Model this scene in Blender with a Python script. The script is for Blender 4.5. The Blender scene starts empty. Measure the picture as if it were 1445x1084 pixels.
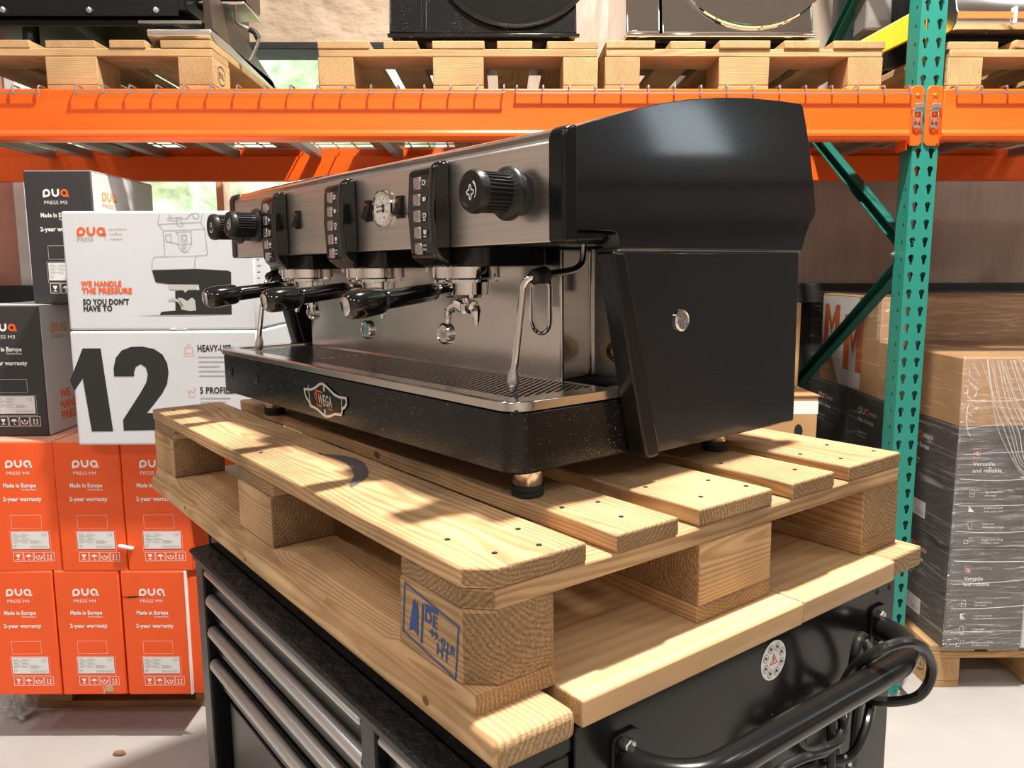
import bpy, bmesh, math, random
from mathutils import Matrix, Vector, Euler
from mathutils.geometry import tessellate_polygon
rnd = random.Random(7)
SC = bpy.context.scene
COL = SC.collection
PI = math.pi

# ------------------------------------------------------------------ frames
# world: X along the rack, Y away from the camera, Z up from the floor
CAM_ROT = Matrix(((0.9999160399, 0.0043154928, -0.0122184142),
                  (-0.0127047082, 0.1409246, -0.9899388100),
                  (-0.0025501987, 0.9900109260, 0.1409675951)))
CAM_LOC = Vector((0, 0, 1.35))
A3 = Matrix(((0.5962769941, 0.8027384934, -0.00804099),
             (-0.8027644462, 0.596296272, 0.0),
             (0.0047948123, 0.0064550209, 0.9999676707)))
_C = Vector((0.5978807988, -0.4067041913, 0.4285182476))
BENCH = Matrix.Translation(CAM_LOC - A3 @ _C) @ A3.to_4x4()          # bench frame -> world
_t = math.radians(2.2)
MACH = BENCH @ Matrix.Translation((-.18, .208, .144)) @ Matrix.Rotation(_t, 4, 'Z')

# ------------------------------------------------------------------ camera, world, lights, exposure
cam_d = bpy.data.cameras.new('camera')
cam_d.sensor_width = 36; cam_d.lens = 1129.51 / 1445 * 36
cam_d.clip_start = .05; cam_d.clip_end = 200
cam = bpy.data.objects.new('camera', cam_d); COL.objects.link(cam)
cam.matrix_world = Matrix.Translation(CAM_LOC) @ CAM_ROT.to_4x4()
SC.camera = cam
SC.view_settings.view_transform = 'Standard'; SC.view_settings.look = 'None'
SC.view_settings.gamma = 1; SC.view_settings.use_curve_mapping = False
SC.view_settings.exposure = -0.03

wd = bpy.data.worlds.new('world'); SC.world = wd; wd.use_nodes = True
bg = wd.node_tree.nodes['Background']
bg.inputs[0].default_value = (.80, .93, 1.0, 1); bg.inputs[1].default_value = 7.0

def area(name, loc, size, power, color=(1, .95, .88), shape='DISK', size_y=None, target=None, spread=None):
    l = bpy.data.lights.new(name, 'AREA'); l.shape = shape; l.size = size
    if size_y: l.size_y = size_y
    l.energy = power; l.color = color
    if spread: l.spread = spread
    o = bpy.data.objects.new(name, l); COL.objects.link(o); o.location = loc
    d = (Vector(target) - Vector(loc)) if target else Vector((0, 0, -1))
    o.rotation_euler = d.to_track_quat('-Z', 'Y').to_euler()
    return o
CEIL = 4.6
KEY = BENCH @ Vector((-.14, .72, .144)) ; KEY = Vector((KEY.x + .12, KEY.y + .12, CEIL - .32))
area('high_bay_lamp_light', KEY, .17, 320, (1, .945, .86))
FILL = [(-2.6, .7), (3.4, .8), (-2.2, -2.2), (.4, -2.4), (3.2, -2.2), (-4.2, .3), (5.6, .6)]
for x, y in FILL:
    area('high_bay_lamp_light', (x, y, CEIL - .32), .5, 28 if y > 0 else 38, (1, .97, .95))

# ------------------------------------------------------------------ materials
MATS = {}
def newmat(name):
    m = bpy.data.materials.new(name); m.use_nodes = True
    nt = m.node_tree; b = nt.nodes['Principled BSDF']
    return m, nt, b
def N(nt, typ, **kw):
    n = nt.nodes.new(typ)
    for k, v in kw.items(): setattr(n, k, v)
    return n
def simple(name, col, rough=.5, metal=0., bump=0., bscale=200., vary=0., vscale=8., coat=0., spec=None, stretch=None, aniso=0., speck=None):
    if name in MATS: return MATS[name]
    m, nt, b = newmat(name)
    b.inputs['Base Color'].default_value = (*col, 1); b.inputs['Roughness'].default_value = rough
    b.inputs['Metallic'].default_value = metal
    if coat: b.inputs['Coat Weight'].default_value = coat; b.inputs['Coat Roughness'].default_value = .1
    if spec is not None: b.inputs['Specular IOR Level'].default_value = spec
    if aniso: b.inputs['Anisotropic'].default_value = aniso
    if bump or vary or speck:
        tc = N(nt, 'ShaderNodeTexCoord'); mp = N(nt, 'ShaderNodeMapping')
        nt.links.new(tc.outputs['Object'], mp.inputs[0])
        if stretch: mp.inputs['Scale'].default_value = stretch
    if bump:
        n = N(nt, 'ShaderNodeTexNoise'); n.inputs['Scale'].default_value = bscale; n.inputs['Detail'].default_value = 3
        nt.links.new(mp.outputs[0], n.inputs['Vector'])
        bp = N(nt, 'ShaderNodeBump'); bp.inputs['Strength'].default_value = bump; bp.inputs['Distance'].default_value = .002
        nt.links.new(n.outputs[0], bp.inputs['Height']); nt.links.new(bp.outputs[0], b.inputs['Normal'])
    last = None
    if vary:
        n = N(nt, 'ShaderNodeTexNoise'); n.inputs['Scale'].default_value = vscale; n.inputs['Detail'].default_value = 4
        nt.links.new(mp.outputs[0], n.inputs['Vector'])
        r = N(nt, 'ShaderNodeMapRange'); r.inputs[1].default_value = .3; r.inputs[2].default_value = .7
        r.inputs[3].default_value = 1 - vary; r.inputs[4].default_value = 1 + vary
        nt.links.new(n.outputs[0], r.inputs[0])
        mx = N(nt, 'ShaderNodeMix', data_type='RGBA', blend_type='MULTIPLY'); mx.inputs[0].default_value = 1
        mx.inputs[6].default_value = (*col, 1); nt.links.new(r.outputs[0], mx.inputs[7])
        nt.links.new(mx.outputs[2], b.inputs['Base Color']); last = mx
        r2 = N(nt, 'ShaderNodeMapRange'); r2.inputs[1].default_value = .3; r2.inputs[2].default_value = .7
        r2.inputs[3].default_value = max(.02, rough - vary * .25); r2.inputs[4].default_value = min(1, rough + vary * .25)
        nt.links.new(n.outputs[0], r2.inputs[0]); nt.links.new(r2.outputs[0], b.inputs['Roughness'])
    if speck:                                         # scuffs and dust specks
        n = N(nt, 'ShaderNodeTexNoise'); n.inputs['Scale'].default_value = speck[0]; n.inputs['Detail'].default_value = 2
        nt.links.new(tc.outputs['Object'], n.inputs['Vector'])
        n2 = N(nt, 'ShaderNodeTexNoise'); n2.inputs['Scale'].default_value = 9
        nt.links.new(tc.outputs['Object'], n2.inputs['Vector'])
        ad = N(nt, 'ShaderNodeMath', operation='MULTIPLY_ADD'); ad.inputs[1].default_value = .25
        nt.links.new(n2.outputs[0], ad.inputs[0]); nt.links.new(n.outputs[0], ad.inputs[2])
        r = N(nt, 'ShaderNodeMapRange'); r.inputs[1].default_value = speck[1]; r.inputs[2].default_value = speck[1] + .03
        nt.links.new(ad.outputs[0], r.inputs[0])
        mx = N(nt, 'ShaderNodeMix', data_type='RGBA'); nt.links.new(r.outputs[0], mx.inputs[0])
        mx.inputs[6].default_value = (*col, 1); mx.inputs[7].default_value = (.30, .28, .26, 1)
        if last: nt.links.new(last.outputs[2], mx.inputs[6])
        nt.links.new(mx.outputs[2], b.inputs['Base Color'])
    MATS[name] = m; return m

def wood(name, light, dark, end_mul=.78, ring=.0055, rough=.72, stain=.35, fibre=1.0):
    if name in MATS: return MATS[name]
    m, nt, b = newmat(name); L = nt.links.new
    tc = N(nt, 'ShaderNodeTexCoord'); oi = N(nt, 'ShaderNodeObjectInfo')
    off = N(nt, 'ShaderNodeVectorMath', operation='SCALE'); off.inputs[0].default_value = (7.3, .35, .22)
    L(oi.outputs['Random'], off.inputs['Scale'])
    p = N(nt, 'ShaderNodeVectorMath', operation='ADD'); L(tc.outputs['Object'], p.inputs[0]); L(off.outputs[0], p.inputs[1])
    mp = N(nt, 'ShaderNodeMapping'); mp.inputs['Scale'].default_value = (1.3, 7, 7); L(p.outputs[0], mp.inputs[0])
    wob = N(nt, 'ShaderNodeTexNoise'); wob.inputs['Scale'].default_value = 1.6; wob.inputs['Detail'].default_value = 2; L(mp.outputs[0], wob.inputs['Vector'])
    sx = N(nt, 'ShaderNodeSeparateXYZ'); L(p.outputs[0], sx.inputs[0])
    yy = N(nt, 'ShaderNodeMath', operation='SUBTRACT'); L(sx.outputs[1], yy.inputs[0]); yy.inputs[1].default_value = .17
    zz = N(nt, 'ShaderNodeMath', operation='SUBTRACT'); L(sx.outputs[2], zz.inputs[0]); zz.inputs[1].default_value = .19
    cx = N(nt, 'ShaderNodeCombineXYZ'); L(yy.outputs[0], cx.inputs[1]); L(zz.outputs[0], cx.inputs[2])
    ln = N(nt, 'ShaderNodeVectorMath', operation='LENGTH'); L(cx.outputs[0], ln.inputs[0])
    ad = N(nt, 'ShaderNodeMath', operation='MULTIPLY_ADD'); L(wob.outputs[0], ad.inputs[0]); ad.inputs[1].default_value = .045; L(ln.outputs['Value'], ad.inputs[2])
    dv = N(nt, 'ShaderNodeMath', operation='DIVIDE'); L(ad.outputs[0], dv.inputs[0]); dv.inputs[1].default_value = ring
    fr = N(nt, 'ShaderNodeMath', operation='FRACT'); L(dv.outputs[0], fr.inputs[0])
    cr = N(nt, 'ShaderNodeValToRGB'); e = cr.color_ramp.elements
    e[0].position = 0; e[0].color = (.25, .25, .25, 1); e[1].position = .75; e[1].color = (1, 1, 1, 1)
    x = e.new(.35); x.color = (.12, .12, .12, 1); x = e.new(.97); x.color = (.9, .9, .9, 1)
    L(fr.outputs[0], cr.inputs[0])
    m2 = N(nt, 'ShaderNodeMapping'); m2.inputs['Scale'].default_value = (6, 260, 260); L(p.outputs[0], m2.inputs[0])
    fb = N(nt, 'ShaderNodeTexNoise'); fb.inputs['Scale'].default_value = 1; fb.inputs['Detail'].default_value = 3; L(m2.outputs[0], fb.inputs['Vector'])
    sn = N(nt, 'ShaderNodeTexNoise'); sn.inputs['Scale'].default_value = 6; sn.inputs['Detail'].default_value = 5; L(p.outputs[0], sn.inputs['Vector'])
    mixf = N(nt, 'ShaderNodeMath', operation='MULTIPLY_ADD'); L(cr.outputs[0], mixf.inputs[0]); mixf.inputs[1].default_value = .55
    f2 = N(nt, 'ShaderNodeMath', operation='MULTIPLY'); L(fb.outputs[0], f2.inputs[0]); f2.inputs[1].default_value = .45 * fibre; L(f2.outputs[0], mixf.inputs[2])
    mc = N(nt, 'ShaderNodeMix', data_type='RGBA'); L(mixf.outputs[0], mc.inputs[0]); mc.inputs[6].default_value = (*light, 1); mc.inputs[7].default_value = (*dark, 1)
    sr = N(nt, 'ShaderNodeMapRange'); L(sn.outputs[0], sr.inputs[0]); sr.inputs[1].default_value = .35; sr.inputs[2].default_value = .75; sr.inputs[3].default_value = 1.08; sr.inputs[4].default_value = 1 - stain
    ms = N(nt, 'ShaderNodeMix', data_type='RGBA', blend_type='MULTIPLY'); ms.inputs[0].default_value = 1; L(mc.outputs[2], ms.inputs[6]); L(sr.outputs[0], ms.inputs[7])
    rr = N(nt, 'ShaderNodeMapRange'); L(oi.outputs['Random'], rr.inputs[0]); rr.inputs[3].default_value = .86; rr.inputs[4].default_value = 1.1
    mr = N(nt, 'ShaderNodeMix', data_type='RGBA', blend_type='MULTIPLY'); mr.inputs[0].default_value = 1; L(ms.outputs[2], mr.inputs[6]); L(rr.outputs[0], mr.inputs[7])
    # end grain is darker, rougher
    ns = N(nt, 'ShaderNodeSeparateXYZ'); L(tc.outputs['Normal'], ns.inputs[0])
    ab = N(nt, 'ShaderNodeMath', operation='ABSOLUTE'); L(ns.outputs[0], ab.inputs[0])
    gt = N(nt, 'ShaderNodeMath', operation='GREATER_THAN'); L(ab.outputs[0], gt.inputs[0]); gt.inputs[1].default_value = .7
    pn = N(nt, 'ShaderNodeTexNoise'); pn.inputs['Scale'].default_value = 420; pn.inputs['Detail'].default_value = 2; L(tc.outputs['Object'], pn.inputs['Vector'])
    pr = N(nt, 'ShaderNodeMapRange'); L(pn.outputs[0], pr.inputs[0]); pr.inputs[1].default_value = .35; pr.inputs[2].default_value = .65; pr.inputs[3].default_value = end_mul - .22; pr.inputs[4].default_value = end_mul + .12
    me = N(nt, 'ShaderNodeMix', data_type='RGBA', blend_type='MULTIPLY'); L(gt.outputs[0], me.inputs[0]); L(mr.outputs[2], me.inputs[6]); L(pr.outputs[0], me.inputs[7])
    L(me.outputs[2], b.inputs['Base Color'])
    b.inputs['Roughness'].default_value = rough; b.inputs['Specular IOR Level'].default_value = .3
    hb = N(nt, 'ShaderNodeMix', data_type='FLOAT'); L(gt.outputs[0], hb.inputs[0]); L(fb.outputs[0], hb.inputs[2]); L(pn.outputs[0], hb.inputs[3])
    bp = N(nt, 'ShaderNodeBump'); bp.inputs['Strength'].default_value = .35; bp.inputs['Distance'].default_value = .0015
    L(hb.outputs[0], bp.inputs['Height']); L(bp.outputs[0], b.inputs['Normal'])
    MATS[name] = m; return m

W_PALLET = wood('pallet_pine', (.75, .515, .28), (.40, .205, .085), end_mul=.66, stain=.5)  # end grain deepened past its own tone, for the shade under the deck
W_RACKP = wood('rack_pallet_pine', (.68, .45, .23), (.42, .23, .09), end_mul=.95)
W_BEAM = wood('rough_spruce', (.75, .53, .295), (.40, .22, .09), ring=.007)
W_TOP = wood('beech_worktop', (.75, .53, .30), (.58, .36, .17), ring=.02, rough=.45, stain=.12, fibre=.8)
W_OLD = wood('old_pallet_wood', (.42, .27, .14), (.25, .14, .06))
M_BLACKG = simple('gloss_black_enamel', (.009, .009, .010), .14, bump=.16, bscale=330, spec=.4, speck=(420, .84))
M_SIDE = simple('orange_peel_black_lacquer', (.010, .010, .011), .24, bump=.2, bscale=260, vary=.15, vscale=5, coat=.8, spec=.15)
M_BLACKP = simple('black_plastic', (.009, .009, .009), .22, spec=.35)
M_KNOB = simple('satin_black_plastic', (.016, .015, .0145), .38, spec=.35)
M_RUBBER = simple('black_rubber', (.010, .010, .010), .6, bump=.2, bscale=90)
M_HANDLE = simple('polished_black_bakelite', (.006, .006, .006), .07, coat=.5)
M_STEEL = simple('brushed_steel', (.70, .67, .64), .33, 1., bump=.05, bscale=60, stretch=(1, 40, 40), vary=.08, vscale=5, aniso=.4)
M_STEEL2 = simple('polished_steel', (.70, .67, .64), .2, 1., vary=.06, vscale=8)
M_CHROME = simple('chrome', (.80, .78, .76), .05, 1.)
M_ALU = simple('cast_aluminium', (.62, .62, .62), .42, 1., bump=.1, bscale=150)
M_TROLLEY = simple('trolley_black_paint', (.009, .0085, .008), .2, bump=.03, bscale=120, speck=(160, .90), spec=.3)
M_MAT = simple('black_rubber_mat', (.010, .010, .010), .5, bump=.8, bscale=42, spec=.4)
for _n in M_MAT.node_tree.nodes:
    if _n.type == 'BUMP': _n.inputs['Distance'].default_value = .012
M_ORANGE = simple('rack_orange_paint', (.90, .112, .004), .38, bump=.04, bscale=70, vary=.05, vscale=4)
M_TEAL = simple('rack_teal_paint', (.018, .235, .185), .42, bump=.05, bscale=120)
M_TEAL_SHADE = simple('dark_teal_paint', (.012, .12, .095), .4)  # rack teal darkened, the shade on the braces put into the colour
M_ZINC = simple('galvanised_wire', (.56, .55, .53), .38, 1.)
M_CHAN = simple('galvanised_channel', (.36, .35, .33), .5, .7)
M_OBOX = simple('orange_printed_card', (.92, .108, .014), .55, bump=.05, bscale=18, vary=.05, vscale=6)
M_OTOP = simple('pale_orange_card', (.90, .40, .28), .6)
M_BBOX = simple('charcoal_printed_card', (.035, .034, .035), .5, bump=.04, bscale=18)
M_GBOX = simple('grey_printed_card', (.066, .064, .063), .5, bump=.04, bscale=18)
M_WBOX = simple('white_printed_card', (.69, .71, .75), .5, bump=.06, bscale=14, vary=.03, vscale=5)
M_CARD = simple('brown_cardboard', (.50, .285, .13), .7, bump=.06, bscale=40, vary=.08, vscale=7)
M_WHITE = simple('white_ink', (.88, .87, .85), .6)
M_BLACKI = simple('black_ink', (.02, .02, .02), .5)
M_ORI = simple('orange_ink', (.90, .12, .012), .55)
M_TANI = simple('tan_ink', (.55, .40, .28), .6)
M_GREYI = simple('grey_ink', (.42, .42, .43), .6)
M_BLUEI = simple('blue_stamp_ink', (.03, .09, .26), .7)
M_LABEL = simple('label_paper', (.80, .80, .80), .5)
M_TAPE = simple('white_tape', (.80, .80, .80), .35)
M_CABLE = simple('black_cable_rubber', (.013, .013, .013), .3)
M_RED = simple('red_lens', (.6, .05, .01), .2)
M_DIAL = simple('dial_face', (.80, .76, .70), .35)
M_BTN = simple('clear_button', (.55, .52, .50), .12, .85, bump=.8, bscale=260)
M_BOLT = simple('zinc_bolt', (.72, .72, .70), .3, 1.)
M_GOLD = simple('brass_badge', (.78, .60, .38), .38, .35)
M_DARK = simple('dark_void', (.008, .008, .008), .8)
M_YELLOW = simple('yellow_paint', (.80, .45, .02), .45)
M_GREYBOX = simple('grey_metal', (.36, .34, .32), .4, .6)
def crease():
    m, nt, b = newmat('film_crease'); L = nt.links.new
    tr = N(nt, 'ShaderNodeBsdfTransparent'); mx = N(nt, 'ShaderNodeMixShader'); mx.inputs[0].default_value = .42
    b.inputs['Base Color'].default_value = (.85, .84, .82, 1); b.inputs['Roughness'].default_value = .2
    L(tr.outputs[0], mx.inputs[1]); L(b.outputs[0], mx.inputs[2]); L(mx.outputs[0], nt.nodes['Material Output'].inputs[0]); return m
M_FILMW = crease()

def film():
    m, nt, b = newmat('stretch_film'); L = nt.links.new
    nt.nodes.remove(b); out = nt.nodes['Material Output']
    tr = N(nt, 'ShaderNodeBsdfTransparent'); tr.inputs[0].default_value = (.93, .92, .91, 1)
    gl = N(nt, 'ShaderNodeBsdfGlossy'); gl.inputs['Roughness'].default_value = .2; gl.inputs[0].default_value = (1, 1, 1, 1)
    tc = N(nt, 'ShaderNodeTexCoord'); mp = N(nt, 'ShaderNodeMapping'); mp.inputs['Rotation'].default_value = (.15, .5, .3); mp.inputs['Scale'].default_value = (2.2, 2.2, 14)
    L(tc.outputs['Object'], mp.inputs[0])
    n = N(nt, 'ShaderNodeTexNoise'); n.inputs['Scale'].default_value = 3.4; n.inputs['Detail'].default_value = 6; n.inputs['Distortion'].default_value = 1.3; L(mp.outputs[0], n.inputs['Vector'])
    bp = N(nt, 'ShaderNodeBump'); bp.inputs['Strength'].default_value = .9; bp.inputs['Distance'].default_value = .03; L(n.outputs[0], bp.inputs['Height'])
    L(bp.outputs[0], gl.inputs['Normal'])
    df = N(nt, 'ShaderNodeBsdfDiffuse'); df.inputs[0].default_value = (.75, .73, .7, 1)
    mp2 = N(nt, 'ShaderNodeMapping'); mp2.inputs['Rotation'].default_value = (.1, -.25, 0); mp2.inputs['Scale'].default_value = (3, 3, 60); L(tc.outputs['Object'], mp2.inputs[0])
    n2 = N(nt, 'ShaderNodeTexNoise'); n2.inputs['Scale'].default_value = 1.6; n2.inputs['Detail'].default_value = 3; n2.inputs['Distortion'].default_value = .6; L(mp2.outputs[0], n2.inputs['Vector'])
    r = N(nt, 'ShaderNodeMapRange'); L(n2.outputs[0], r.inputs[0]); r.inputs[1].default_value = .58; r.inputs[2].default_value = .78; r.inputs[3].default_value = .03; r.inputs[4].default_value = .42
    m1 = N(nt, 'ShaderNodeMixShader'); L(r.outputs[0], m1.inputs[0]); L(tr.outputs[0], m1.inputs[1]); L(df.outputs[0], m1.inputs[2])
    m2 = N(nt, 'ShaderNodeMixShader'); m2.inputs[0].default_value = .13; L(m1.outputs[0], m2.inputs[1]); L(gl.outputs[0], m2.inputs[2])
    L(m2.outputs[0], out.inputs[0]); return m
M_FILM = film()
def pane_mat():
    m, nt, b = newmat('window_glass'); L = nt.links.new; nt.nodes.remove(b)
    tr = N(nt, 'ShaderNodeBsdfTransparent'); gl = N(nt, 'ShaderNodeBsdfGlossy'); gl.inputs['Roughness'].default_value = .02
    mx = N(nt, 'ShaderNodeMixShader'); mx.inputs[0].default_value = .06; L(tr.outputs[0], mx.inputs[1]); L(gl.outputs[0], mx.inputs[2])
    L(mx.outputs[0], nt.nodes['Material Output'].inputs[0]); return m
M_PANE = pane_mat()
def foil(name, col, sc, strength, stretch, rough=.45, metal=.0, vary=.12):
    m = simple(name, col, rough, metal, bump=strength, bscale=sc, vary=vary, vscale=3, stretch=stretch)
    for n in m.node_tree.nodes:
        if n.type == 'BUMP': n.inputs['Distance'].default_value = .02
    return m
M_FOAM = foil('tan_spray_foam', (.52, .40, .29), 22, .55, (1, 1, 1.6), .75)
M_FOIL = foil('tan_foil_insulation', (.46, .36, .29), 6, .8, (2.4, 1, .5), .42)
M_PINK = foil('reddish_brick_wall', (.55, .26, .20), 7, .8, (1.5, 1, .6), .6)
M_PLINTH = simple('dark_concrete_plinth', (.02, .02, .022), .7, bump=.3, bscale=20)
M_CONC = simple('pale_concrete', (.45, .425, .40), .7, bump=.35, bscale=30, vary=.10, vscale=2.2)
M_PLAST = simple('pale_cladding', (.62, .54, .47), .7, vary=.1, vscale=.6)
M_GREYW = simple('grey_wall', (.30, .29, .28), .7, vary=.1, vscale=.6)
M_CEILM = simple('ceiling_sheet', (.42, .39, .36), .7)
M_WINF = simple('window_frame_wood', (.60, .36, .24), .6)
M_WINW = simple('white_upvc', (.8, .8, .8), .5)

# ------------------------------------------------------------------ mesh builder
class G:
    def __init__(s): s.v = []; s.f = []
    def add(s, vs, fs):
        o = len(s.v); s.v += [tuple(q) for q in vs]; s.f += [tuple(i + o for i in f) for f in fs]; return s
    def box(s, x0, x1, y0, y1, z0, z1):
        return s.add([(x0, y0, z0), (x1, y0, z0), (x1, y1, z0), (x0, y1, z0), (x0, y0, z1), (x1, y0, z1), (x1, y1, z1), (x0, y1, z1)],
                     [(0, 3, 2, 1), (4, 5, 6, 7), (0, 1, 5, 4), (1, 2, 6, 5), (2, 3, 7, 6), (3, 0, 4, 7)])
    def prism(s, poly, axis, a0, a1):
        ar = sum(poly[i][0] * poly[(i + 1) % len(poly)][1] - poly[(i + 1) % len(poly)][0] * poly[i][1] for i in range(len(poly)))
        if ar < 0: poly = poly[::-1]
        n = len(poly)
        def P(p, a): return {'x': (a, p[0], p[1]), 'y': (p[1], a, p[0]), 'z': (p[0], p[1], a)}[axis]
        vs = [P(p, a0) for p in poly] + [P(p, a1) for p in poly]
        fs = [tuple(range(n))[::-1], tuple(range(n, 2 * n))] + [(i, (i + 1) % n, n + (i + 1) % n, n + i) for i in range(n)]
        return s.add(vs, fs)
    def prism_xz(s, poly, y0, y1):           # polygon given as (x, z)
        return s.prism([(p[1], p[0]) for p in poly], 'y', y0, y1)
    def tube(s, pts, r, n=10, smooth=0, caps=True, closed=False):
        pts = [Vector(p) for p in pts]
        if smooth:
            out = []; m = len(pts)
            for i in range(m if closed else m - 1):
                if closed: p0, p1, p2, p3 = pts[(i - 1) % m], pts[i], pts[(i + 1) % m], pts[(i + 2) % m]
                else: p0, p1, p2, p3 = pts[max(i - 1, 0)], pts[i], pts[i + 1], pts[min(i + 2, m - 1)]
                for k in range(smooth):
                    t = k / smooth
                    out.append(.5 * ((2 * p1) + (p2 - p0) * t + (2 * p0 - 5 * p1 + 4 * p2 - p3) * t * t + (3 * p1 - p0 - 3 * p2 + p3) * t ** 3))
            if not closed: out.append(pts[-1])
            if hasattr(r, '__len__'):
                rr = []
                for i in range(len(out)):
                    q = i / smooth; j = min(int(q), len(r) - 1); k = min(j + 1, len(r) - 1); rr.append(r[j] + (r[k] - r[j]) * (q - j))
                r = rr
            pts = out
        m = len(pts); R = r if hasattr(r, '__len__') else [r] * m
        vs = []; ref = None
        for i, p in enumerate(pts):
            a = pts[(i - 1) % m] if (closed or i > 0) else p
            b = pts[(i + 1) % m] if (closed or i < m - 1) else p
            t = (b - a).normalized()
            if ref is None: ref = Vector((0, 0, 1)) if abs(t.z) < .9 else Vector((1, 0, 0))
            u = (ref - t * ref.dot(t)).normalized(); w = t.cross(u); ref = u
            for k in range(n):
                an = 2 * PI * k / n; vs.append(p + (u * math.cos(an) + w * math.sin(an)) * R[i])
        fs = []
        for i in range(m if closed else m - 1):
            j = (i + 1) % m
            for k in range(n):
                l = (k + 1) % n; fs.append((i * n + k, i * n + l, j * n + l, j * n + k))
        if caps and not closed: fs += [tuple(range(n))[::-1], tuple(range((m - 1) * n, m * n))]
        return s.add(vs, fs)
    def lathe(s, prof, n=24, M=None):        # (radius, height) along +Z, then M
        M = M or Matrix.Identity(4); vs = []; fs = []
        for r, h in prof:
            for k in range(n):
                a = 2 * PI * k / n; vs.append(M @ Vector((r * math.cos(a), r * math.sin(a), h)))
        m = len(prof)
        for i in range(m - 1):
            for k in range(n):
                l = (k + 1) % n; fs.append((i * n + k, i * n + l, (i + 1) * n + l, (i + 1) * n + k))
        fs += [tuple(range(n))[::-1], tuple(range((m - 1) * n, m * n))]
        return s.add(vs, fs)
    # flat print, in local XY facing +Z
    def flat(s, poly, z=0.):
        ar = sum(poly[i][0] * poly[(i + 1) % len(poly)][1] - poly[(i + 1) % len(poly)][0] * poly[i][1] for i in range(len(poly)))
        if ar < 0: poly = poly[::-1]
        return s.add([(x, y, z) for x, y in poly], [tuple(range(len(poly)))])
    def rect(s, x0, x1, y0, y1, z=0.): return s.flat([(x0, y0), (x1, y0), (x1, y1), (x0, y1)], z)
    def stroke(s, pts, w, closed=False, z=0.):
        P = [Vector(p) for p in pts]; m = len(P); vs = []
        for i, p in enumerate(P):
            a = P[(i - 1) % m] if (closed or i > 0) else p; b = P[(i + 1) % m] if (closed or i < m - 1) else p
            d1 = (p - a); d2 = (b - p)
            t = ((d1.normalized() if d1.length else d2.normalized()) + (d2.normalized() if d2.length else d1.normalized()))
            t = t.normalized() if t.length > 1e-6 else d1.normalized()
            nn = Vector((-t.y, t.x)); q = d2 if d2.length else d1; qn = Vector((-q.normalized().y, q.normalized().x))
            k = min(2., 1 / max(.3, abs(nn.dot(qn))))
            vs += [(*(p + nn * w / 2 * k), z), (*(p - nn * w / 2 * k), z)]
        fs = []
        for i in range(m if closed else m - 1):
            j = (i + 1) % m; fs.append((2 * i, 2 * i + 1, 2 * j + 1, 2 * j))
        return s.add(vs, fs)
    def frame(s, x0, x1, y0, y1, w): return s.stroke([(x0, y0), (x1, y0), (x1, y1), (x0, y1)], w, True)
    def disc(s, cx, cy, r, n=16, ry=None):
        return s.flat([(cx + r * math.cos(2 * PI * k / n), cy + (ry or r) * math.sin(2 * PI * k / n)) for k in range(n)])
    def arc(s, cx, cy, r, a0, a1, w, n=12, ry=None):
        return s.stroke([(cx + r * math.cos(math.radians(a0 + (a1 - a0) * k / n)), cy + (ry or r) * math.sin(math.radians(a0 + (a1 - a0) * k / n))) for k in range(n + 1)], w)
    def text(s, t, x, y, h, bold=0., width=None, align='L', rot=0.):
        vs, fs, w = glyphs(t, bold); k = h / .70; kx = k
        if width: kx = width / max(w, 1e-6)
        ox = {'L': 0, 'C': -w * kx / 2, 'R': -w * kx}[align]; c, si = math.cos(rot), math.sin(rot)
        o = []
        for (a, b_) in vs:
            X = a * kx + ox; Y = b_ * k; o.append((x + X * c - Y * si, y + X * si + Y * c, 0))
        return s.add(o, fs)
    def mesh(s, name='mesh'):
        me = bpy.data.meshes.new(name); me.from_pydata(s.v, [], s.f); me.update(); return me

_GL = {}
def glyphs(t, bold=0.):
    k = (t, bold)
    if k not in _GL:
        cu = bpy.data.curves.new('txt', 'FONT'); cu.body = t; cu.size = 1; cu.offset = bold; cu.resolution_u = 2; cu.space_character = 1 + bold * 1.5
        o = bpy.data.objects.new('txt', cu); COL.objects.link(o)
        dg = bpy.context.evaluated_depsgraph_get(); me = o.evaluated_get(dg).to_mesh()
        vs = [(v.co.x, v.co.y) for v in me.vertices]; fs = [tuple(p.vertices) for p in me.polygons]
        o.evaluated_get(dg).to_mesh_clear(); bpy.data.objects.remove(o); bpy.data.curves.remove(cu)
        x0 = min(v[0] for v in vs); x1 = max(v[0] for v in vs)
        _GL[k] = ([(a - x0, b) for a, b in vs], fs, x1 - x0)
    return _GL[k]

# fine print too small to pick apart letter by letter
FINE = {'printed_text', 'printed_lines', 'label_print', 'side_lines', 'keypad_symbols', 'dial_marks', 'sticker_symbols', 'badge_lettering', 'badge_cup', 'printed_icons', 'printed_outline', 'printed_words', 'printed_metal', 'side_text', 'ink_stamp', 'branded_mark', 'medallion_relief', 'knob_symbol', 'badge_frame'}
def link(name, data, mat=None, parent=None, loc=(0, 0, 0), rot=(0, 0, 0), bev=0., seg=2, smooth=True, label=None, kind=None, ang=35):
    if isinstance(data, G): data = data.mesh(name)
    if mat and not data.materials: data.materials.append(mat)
    o = bpy.data.objects.new(name, data); COL.objects.link(o)
    if parent: o.parent = parent
    o.location = loc; o.rotation_euler = rot
    if smooth and not data.get('sm'):
        data.shade_smooth(); data.set_sharp_from_angle(angle=math.radians(ang)); data['sm'] = 1
    if bev:
        md = o.modifiers.new('bevel', 'BEVEL'); md.width = bev; md.segments = seg; md.limit_method = 'ANGLE'; md.angle_limit = math.radians(30)
        md.harden_normals = False
    if label: o['label'] = label
    if not kind and name in FINE: kind = 'stuff'
    if kind: o['kind'] = kind
    return o
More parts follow.
